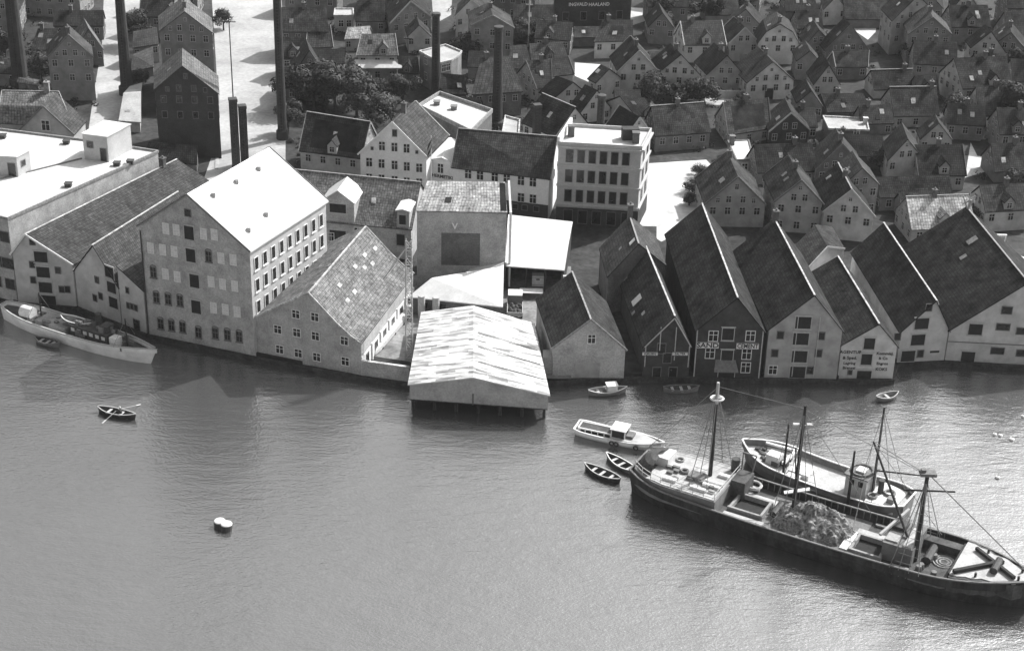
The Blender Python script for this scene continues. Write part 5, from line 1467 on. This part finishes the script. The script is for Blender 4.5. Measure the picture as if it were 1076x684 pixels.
# raised companion at the break of the poop
k = S.mb(); k.box((12.2, 2.0, 2.9), (1.7, 2.8, 2.4)); k.build('companion', 'deck_dark', root)
k = S.mb(); c = lp((771, 508), 2); k.tube((c.x, c.y, 1.7), (c.x, c.y, 5.4), .55, .5, 12); k.build('funnel', 'iron', root)
k = S.mb(); k.bar((11.6, 3.0, 2), (11.3, 4.0, 6), .14); k.bar((12.6, 3.0, 2), (12.9, 4.0, 6), .14); k.bar((11.3, 4, 6), (12.9, 4, 6), .14); k.build('davit', 'trim_dim', root)
def hatch(px, hgt=.75):
    c = [lp(p, 2.5) for p in px]
    x0 = (c[0].x + c[3].x) / 2; x1 = (c[1].x + c[2].x) / 2; y1 = (c[0].y + c[1].y) / 2; y0 = (c[2].y + c[3].y) / 2
    k = S.mb()
    for y in (y0, y1): k.box(((x0 + x1) / 2, y, 2.1), (x1 - x0 + .5, .28, hgt + .1))
    for x in (x0, x1): k.box((x, (y0 + y1) / 2, 2.1), (.28, y1 - y0 - .28, hgt + .1))
    h_ = k.build('hatch_coaming', 'deck_mid', root)
    k = S.mb(); k.box(((x0 + x1) / 2, (y0 + y1) / 2, 1.86), (x1 - x0 - .2, y1 - y0 - .2, .1)); k.build('hatch_opening', 'door_dark', h_)
    return x0, x1, y0, y1
h1 = hatch([(779, 517), (811, 528.5), (797, 543), (768, 530.5)])
h2 = hatch([(904, 560), (934, 570), (923, 586), (894, 575)])
k = S.mb(); k.box((h1[0] + 2.0, h1[3] + .7, 2.0), (4.6, 1.0, .2)); k.build('hatch_boards', 'deck_pale', root)
k = S.mb(); k.box((h1[0] + 2.0, h1[2] - .8, 2.0), (4.8, .6, .25)); k.build('hatch_boards', 'trim_pale', root)
k = S.mb(); k.box((h2[0] - .7, (h2[2] + h2[3]) / 2, 2.25), (.9, h2[3] - h2[2] + .6, .3)); k.build('hatch_boards', 'trim_white', root)
k = S.mb(); k.box((h2[0] + 1.6, h2[3] + .9, 2.0), (4.4, 1.4, .2)); k.build('hatch_boards', 'deck_pale', root)
k = S.mb(); k.box((h2[0] + .6, h2[2] - .8, 2.0), (2.2, .8, .25)); k.build('hatch_boards', 'deck_pale', root)
k = S.mb(); k.box(((h1[1] + h2[0]) / 2, 0, 1.8), (h2[0] - h1[1] + .6, 8.2, .14)); k.build('deck_planking', 'trim_dim', root)
# the heap of sand lies on the deck
rr = random.Random(9); c = lp((850, 556), 2.2); k = S.mb(); n1, n2 = 46, 30
import mathutils.noise as mn
def heap(u, v):
    x, y = (u - .5) * 11.5, (v - .5) * 7.6
    r = math.sqrt((x / 5.4) ** 2 + (y / 3.6) ** 2)
    z = max(0, 1 - r) ** .85 * 3.0
    z += (mn.noise(Vector((x * .8, y * .8, 2))) * .7 + mn.noise(Vector((x * 2.3, y * 2.3, 7))) * .4 + mn.noise(Vector((x * 5, y * 5, 3))) * .2) * (1 if r < 1 else .15)
    return (c.x + x, y, 1.8 + max(-.1, z))
pts = [heap(i / n1, j / n2) for i in range(n1 + 1) for j in range(n2 + 1)]
k.add(pts, [[i * (n2 + 1) + j, (i + 1) * (n2 + 1) + j, (i + 1) * (n2 + 1) + j + 1, i * (n2 + 1) + j + 1] for i in range(n1) for j in range(n2)])
k = k.build('sand_heap', 'sand', origin=S.T((c.x, 0, 1.8))); tag(k, 'big heap of rough sand piled on the deck of the cargo ship', 'sand heap')
# masts
def mast(root, T, loc, base, top, zb, r=.26, hgt=None):
    b = T(loc); zt = height_over(b, top) if hgt is None else hgt
    k = MB(); k.tube((b.x, b.y, zb), (b.x, b.y, zt), r, r * .6, 10); return b, zt, k.build('mast', 'wood_dark', root)
b1, t1, m1 = mast(root, S.T, lp((746, 500), 3.7), None, 402, 3.6)
k = MB(); k.ring((b1.x, b1.y - .1, height_over(b1, 418)), .72, .13, ry=.8); k.bar((b1.x - .8, b1.y, height_over(b1, 418)), (b1.x + .8, b1.y, height_over(b1, 418)), .1); k.build('crosstree_ring', 'trim_white', m1)
k = MB(); k.tube((b1.x, b1.y, height_over(b1, 424)), (b1.x, b1.y, t1 + .02), .2, .17); k.build('topmast', 'trim_pale', m1)
b2, t2, m2 = mast(root, S.T, lp((833, 540), 2.6), None, 426, 1.7)
k = MB(); zc = height_over(b2, 447)
for sx in (-1, 1): k.box((b2.x + sx * .75, b2.y, zc), (.7, .5, .4))
k.bar((b2.x - 1, b2.y, zc), (b2.x + 1, b2.y, zc), .12); k.bar((b2.x + 1, b2.y, zc), (b2.x + 1.7, b2.y, zc + 1.0), .1); k.build('crosstree', 'trim_pale', m2)
b3, t3, m3 = mast(root, S.T, lp((962, 579), 3.2), None, 497, 1.7, .34)
k = MB(); k.box((b3.x, b3.y, t3), (1.7, 1.1, .35)); k.box((b3.x - .5, b3.y, t3 + .3), (.5, .5, .4)); k.build('mast_cap', 'trim_dim', m3)
k = MB(); zc = height_over(b3, 515); k.tube((b3.x - 2.3, b3.y, zc), (b3.x + 3.2, b3.y, zc - .1), .12, .1); k.build('yard', 'wood_dark', m3)
e = None
# derrick boom rising from the foremast foot towards the smaller ship
p0 = Vector((b3.x - .4, b3.y, 3.4)); q0 = at((918, 464), 10.5)
k = MB(); k.tube(p0, q0, .17, .12); k.build('derrick_boom', 'wood_dark', root)
k = MB(); p0 = Vector((b2.x + .3, b2.y, 3)); k.tube(p0, at((836, 470), 9), .1, .08); k.build('derrick_boom', 'wood_dark', root)
k = MB()
def rope(p, q, r=.045, sag=.0):
    k.tube(p, q, r, r, 5)
for bb, tt, xs in ((b1, t1, (-1.2, 0, 1.2)), (b2, t2, (-1.4, 0, 1.4)), (b3, t3, (-1.6, -.6, .5, 1.6))):
    for sg in (-1, 1):
        for x in xs: rope(bb + S.d * x + S.n * (sg * 4.0) + Z * (2.9 - bb.z), Vector((bb.x, bb.y, tt - .8)))
rope(Vector((b3.x, b3.y, t3)), S.T((L - 1.5, 0, 4.0)), .06)
rope(Vector((b2.x, b2.y, t2 - .5)), Vector((b3.x, b3.y, t3 - .3)), .035)
rope(Vector((b3.x, b3.y, t3 - .2)), q0, .05)
rope(Vector((b1.x, b1.y, t1 - .6)), S.T((.6, 0, 4.8)), .035); rope(Vector((b1.x, b1.y, t1 - .5)), Vector((b2.x, b2.y, t2 - .4)), .03)
rope(Vector((b2.x, b2.y, t2 - .8)), S.T((h2[0], 3.8, 3.2)), .035); rope(q0, S.T((L - 12, 4.0, 3)), .035); rope(q0, S.T((L - 20, -3.8, 3)), .035)
for bb, tt in ((b1, t1), (b2, t2), (b3, t3)):      # ratlines
    for sg in (-1, 1):
        for i in range(1, 9):
            f = i / 11; c_ = bb + S.n * (sg * 4.0 * (1 - f)) + Z * (2.9 - bb.z + (tt - 3.7) * f)
            rope(c_ - S.d * (1.25 * (1 - f)), c_ + S.d * (1.25 * (1 - f)), .025)
k.build('rigging', 'rope', root)
# bridge house round the foremast
c = lp((950, 573), 2.5)
k = S.mb(); k.box((c.x, .3, 2.9), (3.4, 5.2, 2.3)); hs_ = k.build('deckhouse', 'hull_grey', root)
k = S.mb(); k.box((c.x - .9, -.9, 4.1), (1.4, 1.8, .25)); k.box((c.x + 1.0, -.2, 4.15), (1.0, 4.0, .3)); k.build('deckhouse_roof', 'deck_pale', root)
k = S.mb(); k.box((c.x - .9, 1.6, 4.2), (1.5, 1.7, .5)); k.build('ventilator', 'iron', root)
k = S.mb(); k.bar((c.x - 2.2, -1.8, 4.5), (c.x - .6, 3.0, 5.6), .3); k.build('spar', 'trim_pale', root)
for y in (-1.4, .2, 1.8):
    k = S.mb(); k.tube((c.x - 1.72, y, 3.2), (c.x - 1.74, y, 3.2), .25); k.build('porthole', 'glass', root)
k = S.mb(); k.prism(outline(c.x + 2, L - 9.2, .93), 1.7, 1.85); k.build('fore_planking', 'trim_dim', root)
k = S.mb(); q = lp((992, 590), 2.2)
for r_ in (.5, .85, 1.2): k.ring((q.x, q.y, 2.1), r_, .16)
k.build('rope_coil', 'rope', root)
k = S.mb(); k.tube((q.x - 1.6, q.y - 1.3, 2.5), (q.x - 1.6, q.y + 1.8, 2.5), .5, .5, 10); k.build('winch', 'iron', root)
k = S.mb(); k.tube((h2[1] + .9, -1.6, 2.4), (h2[1] + .9, 1.6, 2.4), .45, .45, 10); k.build('winch', 'iron', root)
k = S.mb(); k.tube((h1[1] + 1.0, -1.0, 2.3), (h1[1] + 1.0, 1.6, 2.3), .4, .4, 10); k.build('winch', 'iron', root)
# forecastle
fx = L - 9.0
k = S.mb(); k.prism(outline(fx, L - .9, .95, 10), 1.6, 3.35); k.build('forecastle', 'deck_dark', root)
k = S.mb(); k.prism(outline(fx, L - 1.1, .84, 10), 3.35, 3.44); k.build('forecastle_deck', 'deck_pale', root)
k = S.mb(); k.bar((fx + .3, -3.2, 3.7), (fx + 4.4, 1.4, 3.7), .4); k.bar((fx + 1.2, 2.4, 3.7), (fx + 6.2, -1.0, 3.7), .35); k.build('anchor_beam', 'wood_dark', root)
k = S.mb(); k.tube((fx + 4, -1.1, 3.8), (fx + 4, 1.3, 3.8), .42, .42, 10); k.build('windlass', 'iron', root)
k = S.mb(); k.box((fx - .1, 0, 2.6), (.3, 6.4, 1.5)); k.build('bulkhead', 'wood_dark', root)
k = S.mb(); k.box((L - 11.4, 2.6, 2.5), (7, 1.2, 1.2)); k.build('spare_spars', 'deck_dark', root)
k = S.mb()
for x in (fx + 2.5, fx + 6.6):
    for y in (-1, 1): k.tube((x, y * S.hb(x)[0] * .7, 3.4), (x, y * S.hb(x)[0] * .7, 3.95), .14)
k.build('bollards', 'iron', root)
k = S.mb()
for i in range(30):
    x = 13 + i * (L - 24) / 30
    for sg in (-1, 1):
        hb, z_ = S.hb(x); k.bar((x, sg * hb * .95, 1.8), (x, sg * hb * .95, z_), .1)
k.build('bulwark_stays', 'trim_dim', root)
k = S.mb(); rs = [r[-2] for r in S.rows]      # rubbing strake
for sg in (-1, 1):
    for p, q in zip(rs, rs[1:]): k.bar((p[0], sg * (abs(p[1]) + .12), p[2] + .1), (q[0], sg * (abs(q[1]) + .12), q[2] + .1), .12, .18)
k.build('rubbing_strake', 'hull_black', root)
k = S.mb()
for i in range(16):
    k = S.mb(); x = rr.uniform(12.5, L - 12); k.box((x, rr.choice([-1, 1]) * rr.uniform(3.2, 3.7), 2.0), (rr.uniform(.6, 2.0), rr.uniform(.3, .7), rr.uniform(.2, .7))); k.build('deck_gear', rr.choice(('trim_dim', 'deck_mid', 'wood_dark', 'canvas')), root)
for i in range(12):
    k = S.mb(); x = rr.uniform(3.5, 11); y = rr.uniform(-3, 3); k.box((x, y, 3.95), (rr.uniform(.3, .9), rr.uniform(.2, .5), rr.uniform(.2, .5))); k.build('deck_gear', rr.choice(('trim_dim', 'wood_dark', 'deck_mid')), root)
for i in range(8):
    k = S.mb(); x = rr.uniform(L - 16, L - 10); y = rr.uniform(-3, 2); k.lathe((x, y, 1.85), [(.3, 0), (.38, .4), (.3, .85)], 10); k.build('barrel', rr.choice(('trim_dim', 'wood_dark')), root)
k = S.mb(); c2 = lp((802, 500), 2.2); k.ring((c2.x, 3.2, 2.6), .9, .18); k.build('hawser', 'trim_pale', root)
k = S.mb(); k.bar((h1[1] + .6, 3.4, 2.7), (h1[1] + 3.2, 4.6, 3.4), .6, .12); k.build('gangplank', 'trim_white', root)

# ------------------------------------------------------------------ smaller ship alongside
C = Hull('coaster', 'smaller pale decked cargo ship lying along the far side of the big one', 'ship', at((955, 529), 1.9), at((780, 463), 2.6), 6.3, -2, 1.9,
         'hull_grey', deck='deck_pale', bul=.75, rail='trim_white', railw=.12, n=24, full=.6, stern=.16, bow=.26, sheer=.9, rake=1.2, fine=.35)
root = C.root; L = C.L
def clp(px, z): return C.loc(px, z)
k = C.mb(); c = clp((845, 492), 1.6); k.box((c.x, .2, 1.5), (2.6, 2.4, .6)); k.build('hatch', 'trim_white', root)
k = C.mb(); c = clp((852, 482), 1.6); k.box((c.x, 1.9, 1.4), (1.6, .9, .5)); k.build('locker', 'canvas', root)
c = clp((905, 512), 1.6)
k = C.mb(); k.box((c.x, .1, 2.5), (2.6, 3.0, 2.9)); wh = k.build('wheelhouse', 'timber_pale', root)
k = C.mb(); k.box((c.x, .1, 4.02), (3.0, 3.4, .16)); k.ring((c.x, .1, 4.2), 1.25, .12, ry=1.1); k.build('roof', 'trim_dim', wh)
k = C.mb(); k.box((c.x, .1, 4.25), (1.1, 1.2, .2)); k.build('roof_hatch', 'trim_white', wh)
for y in (-.8, .1, 1.0):
    k = C.mb(); k.box((c.x + 1.31, y, 3.2), (.05, .55, .7)); k.build('window', 'glass', wh)
for x in (-.6, .5):
    for sg in (-1, 1): k = C.mb(); k.box((c.x + x, .1 + sg * 1.51, 3.2), (.6, .05, .7)); k.build('window', 'glass', wh)
k = C.mb(); k.prism([(1.0, -2.2), (c.x - 1.6, -2.7), (c.x - 1.6, 2.7), (1.0, 2.2)], 1.1, 1.9); k.build('after_deck', 'canvas', root)
k = C.mb(); k.ring((2.6, -.6, 2.05), .6, .16); k.ring((4.0, 1.2, 2.05), .5, .16); k.box((1.8, 1.0, 2.2), (.8, .8, .6)); k.build('coils', 'rope', root)
k = C.mb(); k.tube((3.6, -.2, 1.9), (3.6, -.2, 3.6), .35, .35, 10); k.build('funnel', 'iron', root)
k = C.mb()
for i in range(14): k.box((L - rr.uniform(1.6, 6.0), rr.uniform(-1.3, 1.3), 1.6), (rr.uniform(.3, 1.0), rr.uniform(.2, .6), rr.uniform(.3, .9)))
k.build('foredeck_gear', 'deck_dark', root)
k = C.mb(); k.box((L - 4.6, .5, 2.0), (1.6, 1.4, 1.4)); k.build('forecastle_hatch', 'canvas', root)
k = C.mb(); k.bar((L - 6.0, -2.4, 2.1), (L - 6.0, 1.0, 2.1), .4, .3); k.bar((L - 6.2, -2.4, 2.2), (L - 2.4, -1.6, 2.4), .3, .25); k.build('windlass', 'trim_white', root)
b, t, m = mast(root, C.T, clp((917, 515), 1.9), None, 428, 1.4, .18)
b2_, t2_, m_ = mast(root, C.T, clp((823, 497), 1.7), None, 446, 1.2, .17)
b4, t4, m4 = mast(root, C.T, clp((891, 527), 1.6), None, 474, 1.2, .2)
k = MB()
for sg in (-1, 1):
    for x in (-1, 1): k.tube(b + C.d * x + C.n * (sg * 2.7) + Z * (2 - b.z), Vector((b.x, b.y, t - .5)), .035, n=5)
    k.tube(b2_ + C.n * (sg * 2.6) + Z * (2 - b2_.z), Vector((b2_.x, b2_.y, t2_ - .3)), .035, n=5)
k.tube(Vector((b.x, b.y, t - .3)), C.T((.3, 0, 2.4)), .035, n=5); k.tube(Vector((b2_.x, b2_.y, t2_ - .3)), C.T((L - .3, 0, 2.8)), .035, n=5)
k.build('rigging', 'rope', root)
k = MB(); k.tube(Vector((b.x, b.y, 4.6)), Vector((b.x + 6.0, b.y - 2.2, 5.3)), .1, .08); k.build('boom', 'wood_dark', root)

# ------------------------------------------------------------------ white steam yacht at the left quay
Y = Hull('steam_yacht', 'white hulled vessel with a cluttered dark deck moored before the left warehouses', 'ship', at((4, 319), 2.2), at((165, 369), 2.2), 4.5, -1.6, 1.9,
         'hull_white', deck='deck_dark', bul=.55, rail='trim_pale', railw=.12, n=26, full=.3, stern=.28, bow=.4, sheer=.6, rake=2.0, fine=.3)
root = Y.root; L = Y.L
k = Y.mb(); k.tube((3.4, 0, 2.0), (5.2, .1, 2.0), .85, .85, 12); k.build('canvas_drum', 'canvas', root)
k = Y.mb(); k.box((9.5, 0, 1.7), (5.4, 2.6, .7)); k.build('deck_trunk', 'deck_mid', root)
c = Y.loc((93, 351), 2.2)
k = Y.mb(); k.box((c.x, .1, 2.0), (6.4, 2.1, 1.5)); cb = k.build('cabin', 'deck_dark', root)
k = Y.mb(); k.box((c.x, .1, 2.82), (6.7, 2.4, .12)); k.build('roof', 'deck_dark', cb)
for i in range(6): k = Y.mb(); k.box((c.x - 2.7 + i * 1.05, -.97, 2.2), (.6, .06, .5)); k.build('window', 'blind', cb)
k = Y.mb(); k.box((c.x + 4.4, -.6, 2.1), (1.2, 1.2, 1.5)); k.build('white_locker', 'trim_white', root)
k = Y.mb(); k.box((c.x + 2.3, .2, 3.3), (1.3, 1.5, .9)); k.build('wheel_stand', 'deck_dark', root)
k = Y.mb(); k.tube((c.x + .6, .6, 2.8), (c.x + .6, .6, 4.8), .45, .45, 12); k.build('funnel', 'iron', root)
for x in (c.x + 5.8, 6.8): k = Y.mb(); k.tube((x, 0, 1.4), (x, 0, 5.6), .12, .08); k.build('mast', 'wood_dark', root)
k = Y.mb()
for i in range(22): k.box((rr.uniform(6, L - 4), rr.uniform(-1.4, 1.6), rr.uniform(1.7, 2.0)), (rr.uniform(.3, 1.1), rr.uniform(.2, .6), rr.uniform(.4, 1.2)))
for i in range(14): k.box((c.x + rr.uniform(-3.4, 4), rr.uniform(-.9, 1.1), 3.2), (rr.uniform(.2, .8), rr.uniform(.2, .5), rr.uniform(.3, 1.0)))
k.build('deck_gear', 'trim_dim', root)
k = Y.mb()
for i in range(12):
    a_ = 2 * math.pi * i / 12
rw = hull_pts(5.2, 1.7, 0, .75, n=14, m=4, full=.1, stern=.45, bow=.5, sheer=.25, rake=.2)
q = [[(c.x - 5.6 + p[0], .1 + p[1], 2.3 + p[2]) for p in r] for r in rw]; m5 = 5; NN = len(q) * m5
pts = [p for r in q for p in r] + [(p[0], .2 - p[1], p[2]) for r in q for p in r]
fs = []
for i in range(len(q) - 1):
    for j in range(m5 - 1):
        a_ = i * m5 + j; fs.append([a_, a_ + m5, a_ + m5 + 1, a_ + 1]); fs.append([NN + a_, NN + a_ + 1, NN + a_ + m5 + 1, NN + a_ + m5])
k2 = Y.mb(); k2.add(pts, fs); k2.build('lifeboat', 'deck_mid', root)
k2 = Y.mb()
for sg in (0, 1):
    e = [(p[-1][0], p[-1][1] if sg == 0 else .2 - p[-1][1], p[-1][2]) for p in q]
    for a_, b_ in zip(e, e[1:]): k2.bar(a_, b_, .12, .1)
k2.build('lifeboat_rim', 'trim_white', root)
k.bar((L - .2, 0, 2.6), (L + 1.6, 0, 3.3), .14); k.build('bowsprit', 'wood_dark', root)
k = Y.mb()
for x in (c.x + 5.8, 6.8):
    for sg in (-1, 1): k.tube((x - .5, sg * 2.2, 2.2), (x, 0, 5.5), .03, n=5)
k.build('rigging', 'rope', root)

# ------------------------------------------------------------------ open boats
def open_boat(kind, label, stern, bow, B, m_hull, rail, inner='deck_mid', thwarts=(.25, .5, .72), thm='trim_pale', group=None, zs=.55, full=.12, **kw):
    b = Hull(kind, label, 'boat', at(stern, zs), at(bow, zs), B, -.25, zs, m_hull, inner=inner, rail=rail, railw=.07, group=group, n=16, m=5, full=full, stern=.45, bow=.5, sheer=.28, rake=.25, fine=.3, **kw)
    for t in thwarts:
        x = t * b.L; hb, z = b.hb(x)
        k = b.mb(); k.box((x, 0, z - .14), (.36, hb * 1.9, .05)); k.build('thwart', thm, b.root)
    k = b.mb(); k.box((b.L * .5, 0, .02), (b.L * .6, B * .45, .04)); k.build('bottom_boards', inner, b.root)
    return b
# launch
W = Hull('motor_launch', 'white motor launch with a square cabin near the ship stern', 'boat', at((606, 448), .9), at((698, 467), 1.0), 3.0, -.4, .95, 'hull_white', deck='deck_dark', bul=.4, rail='trim_white', railw=.1,
         n=20, full=.8, stern=.12, bow=.42, sheer=.35, rake=.7, fine=.25)
L = W.L
k = W.mb(); x0 = L * .52; xs = [x0 + (L * .97 - x0) * i / 8 for i in range(9)]
k.prism([(x, -W.hb(x)[0] * .93) for x in xs] + [(x, W.hb(x)[0] * .93) for x in reversed(xs)], .5, 1.12); k.build('foredeck', 'deck_pale', W.root)
k = W.mb(); k.box((L * .5, 0, 1.35), (1.7, 1.9, 1.5)); cb = k.build('cabin', 'glass', W.root)
k = W.mb(); k.box((L * .5, 0, 2.16), (2.0, 2.2, .12)); k.build('cabin_roof', 'trim_white', cb)
k = W.mb()
for x in (-.85, .85):
    for y in (-.95, .95): k.box((L * .5 + x, y, 1.35), (.12, .12, 1.5))
k.box((L * .5, 0, .85), (1.74, 1.94, .5)); k.build('cabin_frame', 'trim_white', cb)
k = W.mb(); k.box((L * .62, 0, 1.3), (.9, 1.3, .35)); k.build('cabin_hatch', 'trim_dim', W.root)
for sg in (-1, 1): k = W.mb(); k.box((L * .24, sg * 1.05, .78), (L * .4, .3, .1)); k.build('bench', 'trim_white', W.root)
k = W.mb(); k.box((L * .04, 0, .8), (.4, 2.2, .1)); k.build('bench', 'trim_white', W.root)
k = W.mb(); k.box((L * .23, 0, 1.28), (L * .36, 1.5, .08)); cn = k.build('canopy', 'deck_dark', W.root)
k = W.mb()
for sg in (-1, 1): k.box((L * .23, sg * .78, 1.28), (L * .38, .14, .16))
k.box((L * .04, 0, 1.28), (.14, 1.5, .16)); k.box((L * .42, 0, 1.28), (.14, 1.5, .16)); k.build('canopy_rim', 'trim_white', cn)
k = W.mb()
for i in range(6):
    for sg in (-1, 1): k.box((L * (.05 + .072 * i), sg * .76, .95), (.1, .08, .6))
k.build('canopy_posts', 'trim_white', cn)
for x in (L * .45, L * .5, L * .72): k = W.mb(); k.ring((x, -W.hb(x)[0] - .1, .55), .26, .1, ax=(Vector((1, 0, 0)), Vector((0, 0, 1)), Vector((0, 1, 0)))); k.build('fender', 'iron', W.root)

open_boat('rowing_boat', 'empty rowing boat alone on the water, lower of two beside the ship stern', (652, 504), (614, 488), 1.6, 'hull_black', 'trim_pale', 'deck_dark', group='rowing boats beside the ship stern')
open_boat('rowing_boat', 'empty rowing boat touching the ship stern, between the stern and the other boat', (669, 496), (637, 477), 1.6, 'hull_grey', 'trim_white', 'deck_dark', group='rowing boats beside the ship stern')
bt = open_boat('cabin_boat', 'small pale boat with a white cuddy under the plain gabled warehouse', (618, 411), (659, 408), 1.7, 'hull_grey', 'trim_white', 'deck_mid', zs=.6)
k = bt.mb(); k.box((bt.L * .6, 0, .95), (1.3, 1.1, .8)); k.build('cuddy', 'trim_white', bt.root)
k = bt.mb(); k.box((bt.L * .6, 0, 1.38), (1.5, 1.3, .08)); k.build('cuddy_roof', 'trim_white', bt.root)
open_boat('rowing_boat', 'dim grey rowing boat in the shade under the black warehouses', (697, 408), (735, 407), 1.6, 'hull_grey', 'trim_dim', 'deck_dark')
open_boat('dinghy', 'small dinghy in the shade below the lettered warehouse', (921, 418), (944, 413), 1.5, 'hull_grey', 'trim_pale', 'deck_mid', thwarts=(.5,))
open_boat('rowing_boat', 'dim rowing boat in the shade beside the white steam yacht', (37, 355), (63, 362), 1.4, 'hull_grey', 'trim_dim', 'deck_dark')
for p in ((640, 402),): pass
rb = open_boat('rowing_boat', 'rowing boat with one rower and spread oars on open water at left', (103, 428), (143, 437), 1.5, 'hull_black', 'trim_pale', 'deck_dark', thwarts=(.3, .62))
# rower: one continuous skinned body, sitting on a thwart and leaning to the oars
def person(label, base, yaw, joints, edges, radii):
    me = bpy.data.meshes.new('person')
    me.from_pydata(joints, edges, [])
    o = bpy.data.objects.new('person', me); col.objects.link(o)
    sk = o.modifiers.new('skin', 'SKIN'); sb = o.modifiers.new('sub', 'SUBSURF'); sb.levels = sb.render_levels = 2
    for v, r in zip(me.skin_vertices[0].data, radii): v.radius = (r, r)
    me.skin_vertices[0].data[0].use_root = True
    me.materials.append(M['cloth_dark'])
    o.location = base; o.rotation_euler = (0, 0, yaw)
    tag(o, label, 'person'); WORLD[o.name] = Vector(base)
    return o
J = [(0, 0, .1), (.05, 0, .32), (.12, 0, .54), (.16, 0, .66), (.18, 0, .76), (.2, 0, .9),
     (.14, .2, .58), (.3, .27, .4), (.55, .22, .42), (.63, .2, .43), (.14, -.2, .58), (.3, -.27, .4), (.55, -.22, .42), (.63, -.2, .43),
     (.02, .1, .1), (.42, .12, .22), (.62, .12, -.12), (.74, .12, -.15), (.02, -.1, .1), (.42, -.12, .22), (.62, -.12, -.12), (.74, -.12, -.15)]
E_ = [(0, 1), (1, 2), (2, 3), (3, 4), (4, 5), (2, 6), (6, 7), (7, 8), (8, 9), (2, 10), (10, 11), (11, 12), (12, 13), (0, 14), (14, 15), (15, 16), (16, 17), (0, 18), (18, 19), (19, 20), (20, 21)]
Rr = [.16, .15, .16, .07, .09, .1, .07, .055, .045, .04, .07, .055, .045, .04, .1, .08, .055, .05, .1, .08, .055, .05]
hb, z = rb.hb(rb.L * .5)
pz = rb.T((rb.L * .62, 0, z - .2))
pr = person('rower in dark clothes sitting in the rowing boat on open water', pz, rb.yaw + math.pi, J, E_, Rr)
k = MB(lambda p: pz + Matrix.Rotation(rb.yaw + math.pi, 3, 'Z') @ Vector(p))
k.lathe((.2, 0, .93), [(.16, 0), (.15, .03), (.1, .05), (.09, .1), (.02, .12)], 10)
cp = MB(); cp.lathe((.2, 0, .93), [(.16, 0), (.15, .03), (.1, .05), (.09, .1), (.02, .12)], 10)
c_ = bpy.data.objects.new('cap', cp.mesh('cap', M['cloth_pale'])); col.objects.link(c_); c_.parent = pr
hd = MB(); hd.lathe((.2, 0, .76), [(.03, -.05), (.085, .0), (.1, .08), (.095, .15), (.04, .2)], 10); hd.box((.31, 0, .84), (.04, .03, .05))
c_ = bpy.data.objects.new('face', hd.mesh('face', M['skin'])); col.objects.link(c_); c_.parent = pr
for sg, px in ((1, (108, 444)), (-1, (147, 425))):
    hand = pz + Matrix.Rotation(rb.yaw + math.pi, 3, 'Z') @ Vector((.63, sg * .2, .43))
    tip = at(px, .08)
    k = MB(); k.tube(hand, tip, .035, .03, 6); o = k.build('oar', 'trim_pale', origin=hand)
    tag(o, 'oar reaching from the rower towards the %s' % ('viewer' if sg > 0 else 'quay'), 'oar')
    d = (tip - hand).normalized(); k = MB(); k.bar(tip - d * .55, tip + d * .1, .17, .03); k.build('blade', 'trim_white', o)

# mooring buoy of two drums, floats
p, q = at((231, 549), .5), at((238, 552), .5)
o = tag(empty('mooring_buoy', (p + q) / 2), 'pair of dark drums with white tops floating in the middle of the left water', 'buoy')
for c in (p, q):
    k = MB(); k.lathe((c.x, c.y, -.5), [(.5, 0), (.66, .15), (.7, .8), (.66, 1.2)], 16); dr_ = k.build('drum', 'iron', o)
    k = MB(); k.lathe((c.x, c.y, .69), [(.66, 0), (.6, .12), (.3, .2), (.05, .22)], 16); k.build('drum_top', 'trim_white', dr_)
k = MB(); k.bar(p + Z * .1, q + Z * .1, .25, .2); k.build('lashing', 'wood_dark', o)
def float_(px, label, r=.28):
    c = at(px, 0); k = MB(); k.lathe((c.x, c.y, -.15), [(.02, 0), (r * .8, .08), (r, .2), (r * .8, .36), (.03, .44)], 10)
    o = k.build('net_float', 'trim_white'); tag(o, label, 'float', 'white floats on the water')
    k = MB(); k.tube((c.x, c.y, .25), (c.x + .1, c.y, .6), .04, .03); k.build('loop', 'rope', o)
float_((1048, 502), 'white float alone on the water right of the foremast', .32)
float_((1045, 457), 'white float at the left end of the row by the right edge', .3)
float_((1051, 458), 'second white float in the row by the right edge', .3)
float_((1063, 462), 'third white float in the row by the right edge', .36)
float_((1075, 438), 'white float at the very right edge below the broad warehouse', .3)
